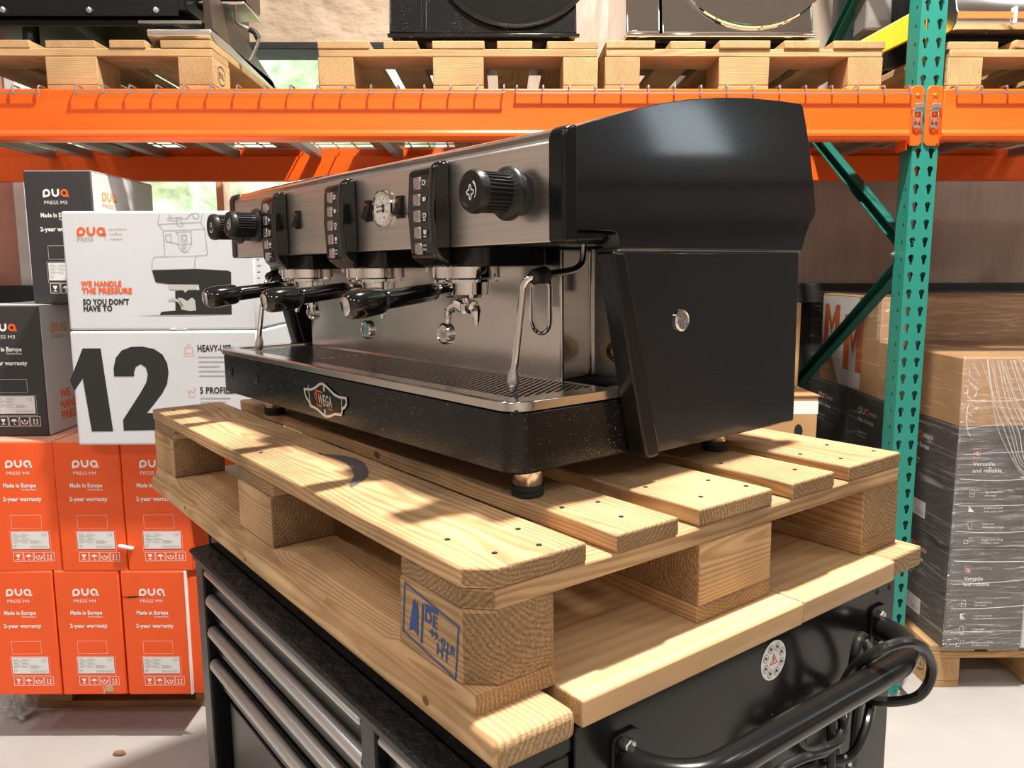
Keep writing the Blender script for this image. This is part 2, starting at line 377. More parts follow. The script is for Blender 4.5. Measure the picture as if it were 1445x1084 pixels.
def thing(name, label, cat, M=None, group=None, kind=None):
    o = bpy.data.objects.new(name, None); COL.objects.link(o); o.empty_display_size = .05
    if M is not None: o.matrix_basis = M
    o['label'] = label; o['category'] = cat
    if group: o['group'] = group
    if kind: o['kind'] = kind
    return o
def pivot(name, parent, loc=(0, 0, 0), rot=(0, 0, 0)):
    o = bpy.data.objects.new(name, None); COL.objects.link(o); o.parent = parent; o.location = loc; o.rotation_euler = rot; o.empty_display_size = .02
    return o
def tag(o, label, cat, group=None, kind=None):
    o['label'] = label; o['category'] = cat
    if group: o['group'] = group
    if kind: o['kind'] = kind
    return o
def dup(o, M=None, label=None, parent=None):
    c = o.copy(); COL.objects.link(c)
    if M is not None: c.matrix_basis = M
    if label: c['label'] = label
    if parent: c.parent = parent
    for ch in list(o.children): dup(ch, parent=c)
    return c
T = Matrix.Translation
def RZ(d): return Matrix.Rotation(math.radians(d), 4, 'Z')
FRONT = (PI / 2, 0, 0)            # print in local XY turned to face -Y
RIGHT = (PI / 2, 0, PI / 2)       # ... to face +X
LEFT = (PI / 2, 0, -PI / 2)       # ... to face -X
def struct(name, g, mat, **kw): return link(name, g, mat, kind='structure', **kw)
# ------------------------------------------------------------------ the building
X0, X1, Y0, Y1 = -5.6, 7.5, -4.2, 3.8
struct('floor', G().box(X0, X1, Y0, 4.0, -.1, 0), M_CONC, smooth=False)
struct('ceiling', G().box(X0, X1, Y0, 4.0, CEIL, CEIL + .1), M_CEILM, smooth=False)
struct('wall_left', G().box(X0 - .1, X0, Y0, 4.0, 0, CEIL), M_PLAST, smooth=False)
WY0, WY1 = .95, 1.75
struct('wall_right', G().box(X1, X1 + .1, Y0, WY0, 0, CEIL).box(X1, X1 + .1, WY1, 4.0, 0, CEIL).box(X1, X1 + .1, WY0, WY1, 0, 3.1).box(X1, X1 + .1, WY0, WY1, 4.3, CEIL), M_GREYW, smooth=False)
w_2 = struct('window_2', G().box(X1, X1 + .1, WY0, WY0 + .05, 3.1, 4.3).box(X1, X1 + .1, WY1 - .05, WY1, 3.1, 4.3).box(X1, X1 + .1, WY0, WY1, 3.1, 3.15).box(X1, X1 + .1, WY0, WY1, 4.25, 4.3), M_WINW, smooth=False)
link('pane', G().box(X1 + .05, X1 + .056, WY0 + .05, WY1 - .05, 3.15, 4.25), M_PANE, w_2, smooth=False)
for k, z in enumerate((1.75, 2.45)): struct('trim_%d' % (k + 2), G().box(X1 - .12, X1, Y0, 3.8, z, z + .14), M_PLINTH, smooth=False)
struct('wall_front', G().box(X0, X1, Y0 - .1, Y0, 0, CEIL), M_PLAST, smooth=False)
WX0, WX1, WZ0, WZ1 = -2.235, -.25, 1.285, 2.36
def wallgrid(x0, x1, z0, z1, amp, sc, seed, nx, nz):
    """a wrinkled wall face with real depth"""
    from mathutils import noise
    g = G(); vs = []; fs = []
    for j in range(nz + 1):
        for i in range(nx + 1):
            x = x0 + (x1 - x0) * i / nx; z = z0 + (z1 - z0) * j / nz
            e = min(1, min(i, nx - i, j, nz - j) / 2)
            vs.append((x, 3.8 - amp * e * (noise.noise((x * sc[0] + seed, z * sc[1], seed)) + .5 * noise.noise((x * sc[0] * 2.3, z * sc[1] * 2.3, seed + 5))), z))
    for j in range(nz):
        for i in range(nx):
            a = j * (nx + 1) + i; fs.append((a, a + 1, a + nx + 2, a + nx + 1))
    g.add(vs, fs)
    g.box(x0, x1, 3.83, 4.0, z0, z1)
    return g
back = struct('wall_back', G().box(X0, X1, 3.86, 4.0, 0, 1.20), M_PLINTH, smooth=False)
struct('trim_1', G().box(X0, X1, 3.70, 3.86, 1.195, 1.285), M_PLINTH, bev=.006)
link('foam_panel', wallgrid(WX0 - .02, WX1 + .02, WZ1 + .01, CEIL, .018, (9, 9), 3, 110, 110), M_FOAM, back, kind='structure', ang=80)
link('foil_panel', wallgrid(WX1, X1, 1.285, CEIL, .035, (3.2, .8), 11, 220, 60), M_FOIL, back, kind='structure', ang=80)
link('foil_panel', wallgrid(X0, WX0, 1.285, CEIL, .03, (3.0, 1.2), 21, 150, 60), M_PINK, back, kind='structure', ang=80)
win = struct('window_1', G().box(WX0, WX1, 3.80, 4.0, WZ0 - .02, WZ0 + .02).box(WX0, WX1, 3.80, 4.0, WZ1 - .02, WZ1 + .01), M_PLINTH, bev=.004)
link('window_jamb', G().box(WX0, WX0 + .05, 3.78, 4.0, WZ0, WZ1), M_WINW, win, bev=.004)
link('window_jamb', G().box(WX1 - .05, WX1, 3.78, 4.0, WZ0, WZ1), M_WINW, win, bev=.004)
link('mullion', G().box(-1.325, -1.29, 3.82, 3.92, WZ0, WZ1), M_WINF, win, bev=.004)
for a, b in ((WX0 + .05, -1.325), (-1.29, WX1 - .05)):
    link('pane', G().box(a, b, 3.87, 3.876, WZ0 + .02, WZ1 - .02), M_PANE, win, smooth=False)

# outside: a hedge and a strip of ground in daylight
from mathutils import noise as _nz
hv = []; hf = []; nx, nz_ = 150, 70
for j in range(nz_ + 1):
    for i in range(nx + 1):
        x = -11 + 18 * i / nx; z = -.2 + 5.2 * j / nz_
        d = _nz.noise((x * 1.1, z * 1.1, 4.)) * .7 + _nz.noise((x * 4, z * 4, 9.)) * .22 + _nz.noise((x * 11, z * 11, 2.)) * .10
        hv.append((x, 8.2 - d + .25 * (z - 2.5) * (z - 2.5) * .2, z))
for j in range(nz_):
    for i in range(nx): a = j * (nx + 1) + i; hf.append((a, a + 1, a + nx + 2, a + nx + 1))
hg = G().add(hv, hf).box(-11, 7, 8.9, 9.6, -.2, 4.2)
m_h = simple('sunlit_foliage', (.62, .74, .50), .8, vary=.45, vscale=5.5, bump=.6, bscale=14)
tag(link('hedge', hg, m_h, ang=80), 'pale green leafy hedge seen through the window', 'hedge', kind='stuff')
struct('ground', G().box(-14, 12, 4.0, 14, -.3, -.05), simple('grey_gravel_ground', (.42, .40, .36), .9), smooth=False)

# ceiling lamps (the fixtures of the lights set above)
lamp0 = None
for i, (x, y) in enumerate([(KEY.x, KEY.y)] + FILL):
    lab = 'round high bay ceiling lamp hanging above the tool trolley' if i == 0 else 'round high bay ceiling lamp hanging over the warehouse floor'
    if lamp0 is None:
        lamp0 = thing('ceiling_lamp', lab, 'lamp', T((x, y, CEIL)))
        link('housing', G().lathe([(.06, 0), (.06, -.12), (.16, -.16), (.21, -.28), (.21, -.30)][::-1], 28), M_GREYBOX, lamp0)
    else:
        c = dup(lamp0, T((x, y, CEIL)), lab); c['group'] = 'ceiling lamps over the aisle'

# ------------------------------------------------------------------ pallet rack
D = 2.3757
rack = thing('pallet_rack', 'tall teal and orange pallet rack standing along the window wall', 'rack', T((0, 0, 0)))
def plate_with_holes(w, h, holes):
    """flat plate w x h in XY with holes -> (verts, tris)"""
    loops = [[Vector((0, 0, 0)), Vector((w, 0, 0)), Vector((w, h, 0)), Vector((0, h, 0))]] + [[Vector((a, b, 0)) for a, b in hl] for hl in holes]
    tr = tessellate_polygon(loops); vs = [p for l in loops for p in l]
    return vs, [tuple(t) for t in tr], loops
def tear(cx, cy):
    pts = []
    for k in range(11):
        a = math.radians(-42 + 264 * k / 10); pts.append((cx + .0086 * math.cos(a), cy + .0055 + .0086 * math.sin(a)))
    pts += [(cx - .0047, cy - .0085), (cx - .0040, cy - .0145), (cx, cy - .0168), (cx + .0040, cy - .0145), (cx + .0047, cy - .0085)]
    return pts[::-1]
PITCH = .0508; ZH = 1.683 - 33 * PITCH      # hole phase
def column_mesh():
    g = G(); W = .075; th = .003
    vs, tr, loops = plate_with_holes(W, PITCH, [tear(.0185, PITCH / 2), tear(.0565, PITCH / 2)])
    svs, strr, sl = plate_with_holes(.07, PITCH, [[(.020, .021), (.020, .030), (.026, .030), (.026, .021)]])
    n = 72
    for k in range(n):
        z0 = ZH - PITCH / 2 + k * PITCH
        if z0 < 0: continue
        g.add([(v.x, 0, z0 + v.y) for v in vs], tr); g.add([(v.x, th, z0 + v.y) for v in vs], [t[::-1] for t in tr])
        for l in loops[1:]:
            m = len(l); g.add([(p.x, 0, z0 + p.y) for p in l] + [(p.x, th, z0 + p.y) for p in l], [(i, (i + 1) % m, m + (i + 1) % m, m + i) for i in range(m)])
        for x, fl in ((0, 1), (W, -1)):
            g.add([(x, v.x + .001, z0 + v.y) for v in svs], [t[::fl] for t in strr])
            g.add([(x + fl * th, v.x + .001, z0 + v.y) for v in svs], [t[::-fl] for t in strr])
    top = ZH - PITCH / 2 + n * PITCH
    g.box(0, .02, .068, .071, .0, top); g.box(W - .02, W, .068, .071, 0, top)
    g.box(0, W, 0, .003, 0, .03); g.box(0, .003, 0, .07, 0, .03); g.box(W - .003, W, 0, .07, 0, .03)
    return g.mesh('upright_post')
colm = column_mesh()
PX = 1.190
foot = G().box(-.02, .10, -.03, .10, 0, .008).lathe([(.011, .008), (.011, .018), (.005, .018), (.005, .03)], 8, T((.022, -.016, 0))).lathe([(.011, .008), (.011, .018), (.005, .018), (.005, .03)], 8, T((.062, -.016, 0))).mesh('foot_plate')
for px, ok in ((PX, 1), (-2.45, 0), (4.02, 0)):
    for y, r in ((D, 0), (3.45, PI)):
        if not ok: break
        o = link('upright_post', colm, M_TEAL, rack, (px if r == 0 else px + .055, y, 0), (0, 0, r), smooth=False)
        link('foot_plate', foot, M_ZINC, o)
    if not ok:
        for y in (D, 3.38): link('upright_post', G().box(px, px + .075, y, y + .07, 0, 3.6), M_TEAL, rack, smooth=False)
def cbar(p, q, w=.042, d=.03):
    """channel bar between two points of the (y, z) plane"""
    p, q = Vector(p), Vector(q); L = (q - p).length
    g = G().box(0, L, -d / 2, d / 2, -w / 2, -w / 2 + .003).box(0, L, -d / 2, d / 2, w / 2 - .003, w / 2).box(0, L, -d / 2, -d / 2 + .003, -w / 2, w / 2)
    return g, math.atan2(q.y - p.y, q.x - p.x), L
ys, ye = D + .05, 3.42
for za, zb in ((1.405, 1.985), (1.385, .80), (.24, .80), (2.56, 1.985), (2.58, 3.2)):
    g, a, L = cbar((ys, za), (ye, zb)); o = link('brace', g, M_TEAL_SHADE, rack, (PX + .0375, ys, za), smooth=False)
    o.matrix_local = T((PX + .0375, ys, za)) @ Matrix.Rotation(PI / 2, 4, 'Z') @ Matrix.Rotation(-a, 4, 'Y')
link('brace_bolt', G().lathe([(.008, 0), (.008, .006), (.004, .006), (.004, .012)], 8, T((PX - .004, ys + .01, 1.395)) @ Matrix.Rotation(-PI / 2, 4, 'Y')), M_BOLT, rack)
def beam_prof(): return [(0, 1.722), (.004, 1.718), (.045, 1.718), (.045, 1.82), (.022, 1.822), (.022, 1.858), (.004, 1.860), (0, 1.857), (-.0005, 1.745), (-.006, 1.737), (-.006, 1.727)]
def beam(x0, x1, y, flip=False):
    pr = beam_prof()
    if flip: pr = [(-p[0], p[1]) for p in pr]
    return link('beam', G().prism([(y + p[0], p[1]) for p in pr], 'x', x0, x1), M_ORANGE, rack, bev=.003)
YB = D - .012
def connector(bm, x0, x1, side):
    """end plate in front of the post and its return along the side of the post"""
    g = G().prism_xz([(x0, 1.712), (x0 + .008, 1.702), (x1 - .008, 1.702), (x1, 1.712), (x1, 1.858), (x1 - .009, 1.869), (x0 + .009, 1.869), (x0, 1.858)], D - .006, D - .0015)
    if side < 0: g.box(x0 - .003, x0 + .001, D - .006, D + .06, 1.690, 1.869)
    else: g.box(x1 - .001, x1 + .003, D - .006, D + .05, 1.702, 1.869)
    link('connector_plate', g, M_ORANGE, bm, bev=.0015)
    cx = (x0 + x1) / 2 + .002
    for z in (1.842, 1.745, 1.7925):
        link('rivet', G().lathe([(.0065, 0), (.0065, .002), (.003, .005)], 10, T((cx, D - .006, z)) @ Matrix.Rotation(PI / 2, 4, 'X')), M_ORANGE, bm)
    gc = G(); y0, y1 = D - .013, D - .009
    gc.box(cx - .013, cx - .009, y0, y1, 1.752, 1.800).box(cx + .009, cx + .013, y0, y1, 1.752, 1.800).box(cx - .013, cx + .013, y0, y1, 1.750, 1.757)
    gc.box(cx - .013, cx + .013, y0, y1, 1.796, 1.806).box(cx - .010, cx + .016, y0 - .003, y1, 1.806, 1.818).box(cx - .013, cx + .013, y0, y1, 1.774, 1.778).box(cx - .002, cx + .002, y0, y1, 1.757, 1.776)
    gc.box(cx - .0015, cx + .0015, y0, D - .001, 1.818, 1.832)
    link('locking_clip', gc, M_ZINC, bm, bev=.001)
b1 = beam(-2.38, 1.174, YB); connector(b1, 1.171, 1.2125, -1)
b2 = beam(1.2655, 4.02, YB); connector(b2, 1.2195, 1.262, 1)
beam(-2.38, 1.19, 3.465, True); beam(1.265, 4.02, 3.465, True)

ZD = 1.8522
def deck(x0, x1, label, drop=.0):
    t = thing('wire_deck', label, 'shelf', T((0, 0, 0)))
    g = G(); r = .0028; n = max(2, round((x1 - x0) / .0745)); yf = YB - .010 - drop; yb = 3.43
    for i in range(n + 1):
        x = x0 + .004 + (x1 - x0 - .008) * i / n
        g.tube([(x, yf, 1.838), (x, yf, 1.862), (x, yf + .004, 1.8655), (x, yf + .010, 1.8665), (x, YB + .024, 1.8665), (x, YB + .029, 1.864), (x, YB + .031, 1.851)], r, 6); g.box(x - .0022, x + .0022, YB + .03, yb, 1.8478, 1.8520)
    g.box(x0, x1, yf - .0048, yf - .0008, 1.8425, 1.8465)
    for k in range(9): y = YB + .06 + k * .122; g.box(x0, x1, y, y + .0042, 1.8434, 1.8476)
    link('wire_mesh', g, M_ZINC, t, smooth=False)
    m = 4
    for i in range(m):
        x = x0 + .10 + (x1 - x0 - .2) * i / (m - 1)
        link('channel', G().box(x - .02, x + .02, YB + .047, 3.415, 1.810, 1.8428), M_CHAN, t, bev=.004)
    return t
deck(-1.95, -1.293, 'wire mesh deck piece at the left end of the shelf')
deck(-1.194, .013, 'wide wire mesh deck under the left and middle shelf pallets', .006)
deck(.041, 1.168, 'wire mesh deck under the pallet with the chrome machine')
deck(1.292, 2.6, 'wire mesh deck on the shelf bay right of the teal post')

# ------------------------------------------------------------------ pallets
def board(parent, name, x0, x1, y0, y1, z0, z1, mat, ax='x', bev=.0025, loose=True, label=None):
    c = ((x0 + x1) / 2, (y0 + y1) / 2, (z0 + z1) / 2); lx, ly, lz = x1 - x0, y1 - y0, z1 - z0
    rot = (0, 0, 0)
    if ax == 'y': lx, ly = ly, lx; rot = (0, 0, PI / 2)
    return link(name, G().box(-lx / 2, lx / 2, -ly / 2, ly / 2, -lz / 2, lz / 2), mat, parent, c, rot, bev, 2, label=label)
DECK = [(0, .145), (.18625, .28625), (.3275, .4725), (.51375, .61375), (.655, .8)]
SKID = [(0, .1), (.3275, .4725), (.7, .8)]
BLK = [(0, .145), (.5275, .6725), (1.055, 1.2)]
NAIL = G().lathe([(.0032, 0), (.0032, .0006)], 8).mesh('nail')
def pallet(name, label, M, mat, group=None, tilt=()):
    t = thing(name, label, 'pallet', M, group)
    for i, (a, b) in enumerate(DECK):
        o = board(t, 'deck_board', rnd.uniform(-.006, .004), 1.2 + rnd.uniform(-.004, .005), a + rnd.uniform(-.003, .003), b + rnd.uniform(-.003, .003), .122, .144, mat)
        if i in tilt: o.rotation_euler.x = tilt[i] if isinstance(tilt, dict) else 0
    for a, b in BLK: board(t, 'stringer_board', a, b, .002, .798, .100, .122, mat, 'y')
    for i, (a, b) in enumerate(BLK):
        for j, (c, d) in enumerate(SKID): board(t, 'block', a, b, c, d, .022, .100, mat, 'x' if j != 1 else 'y')
    for a, b in SKID: board(t, 'skid_board', 0, 1.2, a, b, 0, .022, mat)
    return t
def oval_stamp(parent, loc, rot, mat=M_BLACKI):
    g = G().arc(0, 0, .034, 0, 360, .0025, 26, .026)
    g.text('EPAL', 0, -.008, .018, .004, .044, 'C')
    link('branded_mark', g, mat, parent, loc, rot, smooth=False)

# ---- the pallet on the bench (local X = 1200 side, local origin at its far left front corner)
BP = BENCH @ T((-1.2, 0, 0))
bp = thing('wooden_pallet', 'worn wooden pallet on the trolley carrying the espresso machine', 'pallet', BP)
nb = []
for i, (a, b) in enumerate(DECK):
    xa, xb = (-.002, 1.2)
    if i == 0:      # front board with its near corner sawn off
        g = G().prism([(xa - .6, -.0725), (xb - .6 - .026, -.0725), (xb - .6, -.045), (xb - .6, .0725), (xa - .6, .0725)], 'z', -.011, .011)
        o = link('deck_board', g, W_PALLET, bp, (.6, (a + b) / 2, .133), bev=.003)
    else: o = board(bp, 'deck_board', xa, xb + (.0, .003, -.001, .002, .0)[i], a, b, .122, .144, W_PALLET, bev=.003)
    nb.append(o)
for k, (a, b) in enumerate(BLK):
    if k == 2:
        g = G().prism([(-.398, .0725), (-.398, -.045), (-.372, -.0725), (.398, -.0725), (.398, .0725)], 'z', -.011, .011)
        link('stringer_board', g, W_PALLET, bp, ((a + b) / 2, .4, .111), (0, 0, PI / 2), .003)
    else: board(bp, 'stringer_board', a, b, .002, .798, .100, .122, W_PALLET, 'y', .003)
for i, (a, b) in enumerate(BLK):
    for j, (c, d) in enumerate(SKID):
        if i == 2 and j == 0:
            g = G().prism([(a - .1275 - 1, -.05), (.0465, -.05), (.0725, -.022), (.0725, .05), (-.0725, .05), (-.0725, -.05)][1:], 'z', -.039, .039)
            o = link('block', g, W_PALLET, bp, ((a + b) / 2, (c + d) / 2, .061), bev=.003)
        else: o = board(bp, 'block', a, b, c, d, .022, .100, W_PALLET, 'y' if (i == 2 and j == 1) else 'x', .003)
# skid boards; the outer one has its upper edge chamfered between the blocks
def chamfer_skid(yo, yi):
    st = []
    for a, b in ((0, .15), (.19, .50), (.53, .67), (.71, 1.02), (1.05, 1.2)): st += [(a, b)]
    xs = [(0, 0), (.150, 0), (.185, 1), (.49, 1), (.5275, 0), (.6725, 0), (.71, 1), (1.015, 1), (1.05, 0), (1.2, 0)]
    s = 1 if yi > yo else -1; g = G(); vs = []; fs = []
    for x, c in xs:
        h = .022 - .013 * c; w = .022 * c
        vs += [(x - .6, yo, -.011), (x - .6, yo, h - .011), (x - .6, yo + s * max(w, .0015), .011), (x - .6, yi, .011), (x - .6, yi, -.011)]
    n = len(xs)
    for i in range(n - 1):
        for k in range(5):
            l = (k + 1) % 5; fs.append((i * 5 + k, i * 5 + l, i * 5 + 5 + l, i * 5 + 5 + k))
    fs += [tuple(range(5))[::-1], tuple(range(5 * n - 5, 5 * n))]
    if s < 0: fs = [f[::-1] for f in fs]
    return g.add(vs, fs)
link('skid_board', chamfer_skid(0, .1), W_PALLET, bp, (.6, 0, .011), ang=20)
board(bp, 'skid_board', 0, 1.2, .3275, .4725, 0, .022, W_PALLET)
board(bp, 'skid_board', 0, 1.2, .7, .8, 0, .022, W_PALLET)
for (x, y) in [(1.10, .035), (1.165, .05), (1.12, .115), (1.175, .10), (1.09, .205), (1.16, .235), (1.10, .255), (1.09, .35), (1.165, .37), (1.12, .44), (1.17, .455), (1.07, .53), (1.16, .58), (1.11, .67), (1.165, .69), (1.10, .76), (1.17, .775), (.56, .03), (.63, .10), (.05, .03), (.1, .11)]:
    link('nail', NAIL, M_DARK, bp, (x, y, .1442), smooth=False)
# stamp on the near block, ring stain on the front board
st = G(); w, h = .105, .058
st.frame(-w / 2, w / 2, -h / 2, h / 2, .0022)
st.flat([(-.040, -.022), (-.034, .016), (-.031, .020), (-.028, .012), (-.026, .021), (-.023, .010), (-.021, -.020), (-.030, -.016)]).stroke([(-.014, -.024), (-.014, .022)], .0035)
st.text('DE', -.009, .006, .014, .02).text('HT', .016, -.020, .013, .02).text('49-018', .0, -.006, .009, .02, .048)
st.flat([(-.012, .024), (.012, .028), (.016, .024), (-.004, .019)])
link('ink_stamp', st, M_BLUEI, bp, (1.117, -.0008, .060), (PI / 2, math.radians(7), 0), smooth=False)
rs = G().add([(x, y, 0) for x, y in [(.631, .099), (.645, .112), (.664, .122), (.690, .128), (.716, .128), (.745, .121), (.770, .111), (.790, .102), (.806, .092), (.825, .073), (.836, .060), (.843, .049)]] +
    [(x, y, 0) for x, y in [(.635, .0985), (.650, .101), (.668, .104), (.690, .1045), (.712, .1035), (.736, .098), (.756, .0925), (.775, .085), (.791, .078), (.808, .067), (.819, .059), (.832, .051)]], [(i, 12 + i, 13 + i, i + 1) for i in range(11)])
link('ring_stain', rs, simple('grey_stain', (.12, .10, .095), .6), bp, (0, 0, .1446), smooth=False)

# ---- timbers, worktop
def timber(name, label, x0, x1, y0, y1, z0, z1, bev):
    o = board(None, name, 0, x1 - x0, 0, y1 - y0, 0, z1 - z0, W_BEAM, bev=bev)
    o.location = (0, 0, 0); o.rotation_euler = (0, 0, 0)
    o.matrix_basis = BENCH @ T(((x0 + x1) / 2, (y0 + y1) / 2, (z0 + z1) / 2)); return o
tag(timber('spacer_timber', '', -1.21, .05, -.012, .086, -.031, 0, .008), 'rough spruce timber under the front edge of the bench pallet', 'timber')
tag(timber('spacer_timber', '', -1.20, .034, .7215, .815, -.031, 0, .004), 'rough spruce timber sticking out under the rear edge of the pallet', 'timber')
kn = simple('wood_knot', (.17, .075, .025), .7)
tb = bpy.data.objects['spacer_timber']
for x, z, r in ((-.0748, -.012, .0065), (-.62, -.018, .004), (-.95, -.012, .005)):
    c = (x + .58, -.0492, z + .0155); link('knot', G().disc(0, 0, r, 14, r * .8), kn, tb, c, FRONT, smooth=False)
for x, y, r in ((.70, -.0002, .004),): link('knot', G().disc(0, 0, .010, 14, .006), kn, bp, (.655, .1862 - .0006, .134), FRONT, smooth=False)
wt = thing('worktop', 'beech butcher block worktop lying on the black tool trolley', 'worktop', BENCH)
board(wt, 'slab', -1.19, .0425, .1, .4855, -.0305, 0, W_TOP, 'y', .003)
board(wt, 'slab', -1.19, .0410, .4868, .7195, -.0305, 0, W_TOP, 'y', .003)
#@@PART3
# ------------------------------------------------------------------ the espresso machine (origin at its front right foot)
em = thing('espresso_machine', 'black and steel three group espresso machine standing on the pallet', 'espresso machine', MACH)
def mir(p): return -.91 - p
def bulged(poly, a, b, s):
    """side cover: a thick plate whose outer face curves inwards towards its top and rear"""
    me = G().prism(poly, 'x', a, b).mesh('side_cover'); bm = bmesh.new(); bm.from_mesh(me)
    for k in range(12):
        z = .33 + k * .0165; bmesh.ops.bisect_plane(bm, geom=bm.verts[:] + bm.edges[:] + bm.faces[:], plane_co=(0, 0, z), plane_no=(0, 0, 1))
    for k in range(6):
        y = .08 + k * .08; bmesh.ops.bisect_plane(bm, geom=bm.verts[:] + bm.edges[:] + bm.faces[:], plane_co=(0, y, 0), plane_no=(0, 1, 0))
    out = max(a, b) if s > 0 else min(a, b)
    for v in bm.verts:
        if abs(v.co.x - out) < 1e-4:
            t = max(0, (v.co.z - .36) / .17); r = max(0, (v.co.y - .40) / .15)
            v.co.x -= s * (.013 * t * t + .004 * r * r)
    bm.to_mesh(me); bm.free(); return me
XC = -.455
side_up = [(.020, .3300), (.020, .447), (.07, .463), (.133, .481), (.185, .4945), (.237, .5055), (.31, .517), (.372, .5245), (.45, .5305), (.522, .5344), (.527, .530),
           (.533, .50), (.545, .43), (.5575, .372), (.553, .364), (.540, .352), (.527, .332), (.517, .3095), (.099, .3095), (.0965, .322), (.093, .328), (.086, .3305)]
for s in (1, -1):
    f = (lambda a, b: (a, b)) if s > 0 else (lambda a, b: (mir(b), mir(a)))
    a, b = f(.034, .064)
    link('side_cover', bulged(side_up, a, b, s), M_SIDE, em, bev=.007, seg=3, ang=28)
    a, b = f(.030, .054)
    link('cover_lip', G().prism([(.020, .317), (.020, .331), (.088, .331), (.088, .3235), (.080, .3185)], 'x', a, b), M_BLACKP, em, bev=.004, seg=3)
    a, b = f(.038, .066)
    link('front_trim', G().prism([(.002, .316), (.026, .316), (.026, .449), (.018, .451), (.006, .446), (.002, .436)], 'x', a, b), M_BLACKP, em, bev=.008, seg=4)
    a, b = f(.032, .058)
    lp = link('lower_side_panel', G().prism([(.098, .3055), (.517, .3075), (.520, .040), (.516, .0365), (.165, .0365)], 'x', a, b), M_SIDE, em, bev=.004)
    if s > 0: link('seam_trim', G().box(.054, .0595, .105, .5165, .3068, .3088), M_STEEL2, em)  # steel strip added as the highlight along the lower panel's top edge
    a, b = f(.036, .068)
    link('side_bar', G().prism([(.083, .3055), (.106, .3055), (.178, .040), (.172, .0345), (.154, .0345), (.148, .040)], 'x', a, b), M_BLACKP, em, bev=.010, seg=4)
    a, b = f(.020, .034)
    link('inner_panel', G().prism([(.238, .30), (.505, .30), (.505, .05), (.238, .05)], 'x', a, b), M_BLACKP, em)
    if s > 0:
        md = link('side_medallion', G().lathe([(.0150, 0), (.0150, .003), (.0125, .005), (.0115, .0035), (.0, .0035)], 26), M_CHROME, em, (.058, .2266, .2144), (0, PI / 2, 0))
        g = G()
        for k in range(8): a_ = PI / 4 * k; g.stroke([(.003 * math.cos(a_), .003 * math.sin(a_)), (.0105 * math.cos(a_ + .5), .0105 * math.sin(a_ + .5))], .0022)
        link('medallion_relief', g, M_ALU, md, (0, 0, .0042), smooth=False)
# body behind, top and cup tray
link('body', G().prism([(.238, .06), (.238, .3187), (.05, .3207), (.03, .44), (.07, .455), (.237, .497), (.372, .515), (.515, .525), (.54, .42), (.545, .37), (.505, .31), (.51, .05)], 'x', mir(.03), .03), M_BLACKP, em, bev=.004)
top = [(.0085, .4365), (.011, .443), (.019, .4485), (.07, .4605), (.133, .478), (.237, .5025), (.372, .5210), (.515, .531), (.515, .527), (.372, .517), (.237, .4985), (.133, .474), (.07, .4565), (.022, .4445), (.0145, .440), (.0125, .4345)]
link('top_cover', G().prism(top, 'x', mir(.040), .040), M_STEEL2, em)
link('front_panel', G().prism([(.004, .3165), (.004, .432), (.0085, .4375), (.013, .436), (.014, .3165)], 'x', mir(.042), .042), M_STEEL, em, bev=.0015)
# dark underside and the three group shrouds
link('head_underside', G().prism([(.006, .3155), (.16, .3155), (.16, .3205), (.015, .321)], 'x', mir(.036), .036), M_BLACKP, em)
# steel back splash
bsp = link('backsplash', G().prism([(-.905, .143), (-.0885, .143), (-.112, .228), (-.88, .228)], 'z', .121, .316), M_STEEL2, em, bev=.005, seg=3)
link('back_panel', G().box(mir(.022), .022, .2255, .236, .110, .316), M_STEEL, em, bev=.002)
link('seam_strip', G().box(-.1125, -.1075, .2215, .2265, .112, .316), M_CHROME, em, bev=.001)
link('splash_gap', G().box(-.91, -.086, .148, .225, .112, .1225), M_DARK, em)
# sight slot
g = G(); w_, h_ = .0205, .0225
sl = []
for k in range(13): a = PI * k / 12; sl.append((w_ * math.cos(a), h_ + w_ * math.sin(a)))
for k in range(13): a = PI + PI * k / 12; sl.append((w_ * math.cos(a), -h_ + w_ * math.sin(a)))
sg = link('sight_slot', G().tube([(x, 0, z) for x, z in sl], .0032, 8, closed=True), M_CHROME, em, (-.134, .1425, .234))
link('slot_back', G().flat([(x * .93, y * .97) for x, y in sl]), M_STEEL, sg, (0, .0001, 0), FRONT, smooth=False)
# oval badge and rocker on the back panel
bd = link('oval_badge', G().lathe([(.031, 0), (.031, .002), (.029, .003), (0, .003)], 30), M_GOLD, em, (-.058, .2255, .1635), FRONT)
bd.scale = (1.05, .74, 1)
g = G().arc(0, 0, .0175, 0, 360, .0085, 28)
link('badge_ring', g, M_BLACKI, bd, (0.004, 0, .0033), smooth=False)
g = G()
for word, a0, sgn in (('ESPRESSO', 150, -1), ('ITALIANO', 210, 1)):
    for k, ch in enumerate(word):
        a = math.radians(a0 + sgn * 120 * k / 7); r = .0158 if sgn < 0 else .0188
        g.text(ch, r * math.cos(a), r * math.sin(a), .0036, .02, None, 'C', a + (-PI / 2 if sgn < 0 else PI / 2))
g.stroke([(-.006, .006), (-.006, -.002), (-.003, -.006), (.003, -.006), (.006, -.002), (.006, .006)], .001).arc(.007, .001, .0035, -80, 80, .001, 8).arc(0, -.002, .010, 200, 340, .001)
link('badge_lettering', g, M_GOLD, bd, (.004, 0, .0036), smooth=False)
sw = link('power_switch', G().box(-.007, .007, -.003, 0, -.017, .017).prism([(-.002, -.014), (-.007, -.012), (-.0035, .0), (-.003, .014), (-.002, .014)], 'x', -.005, .005), M_BLACKP, em, (-.078, .2255, .268), bev=.0008)

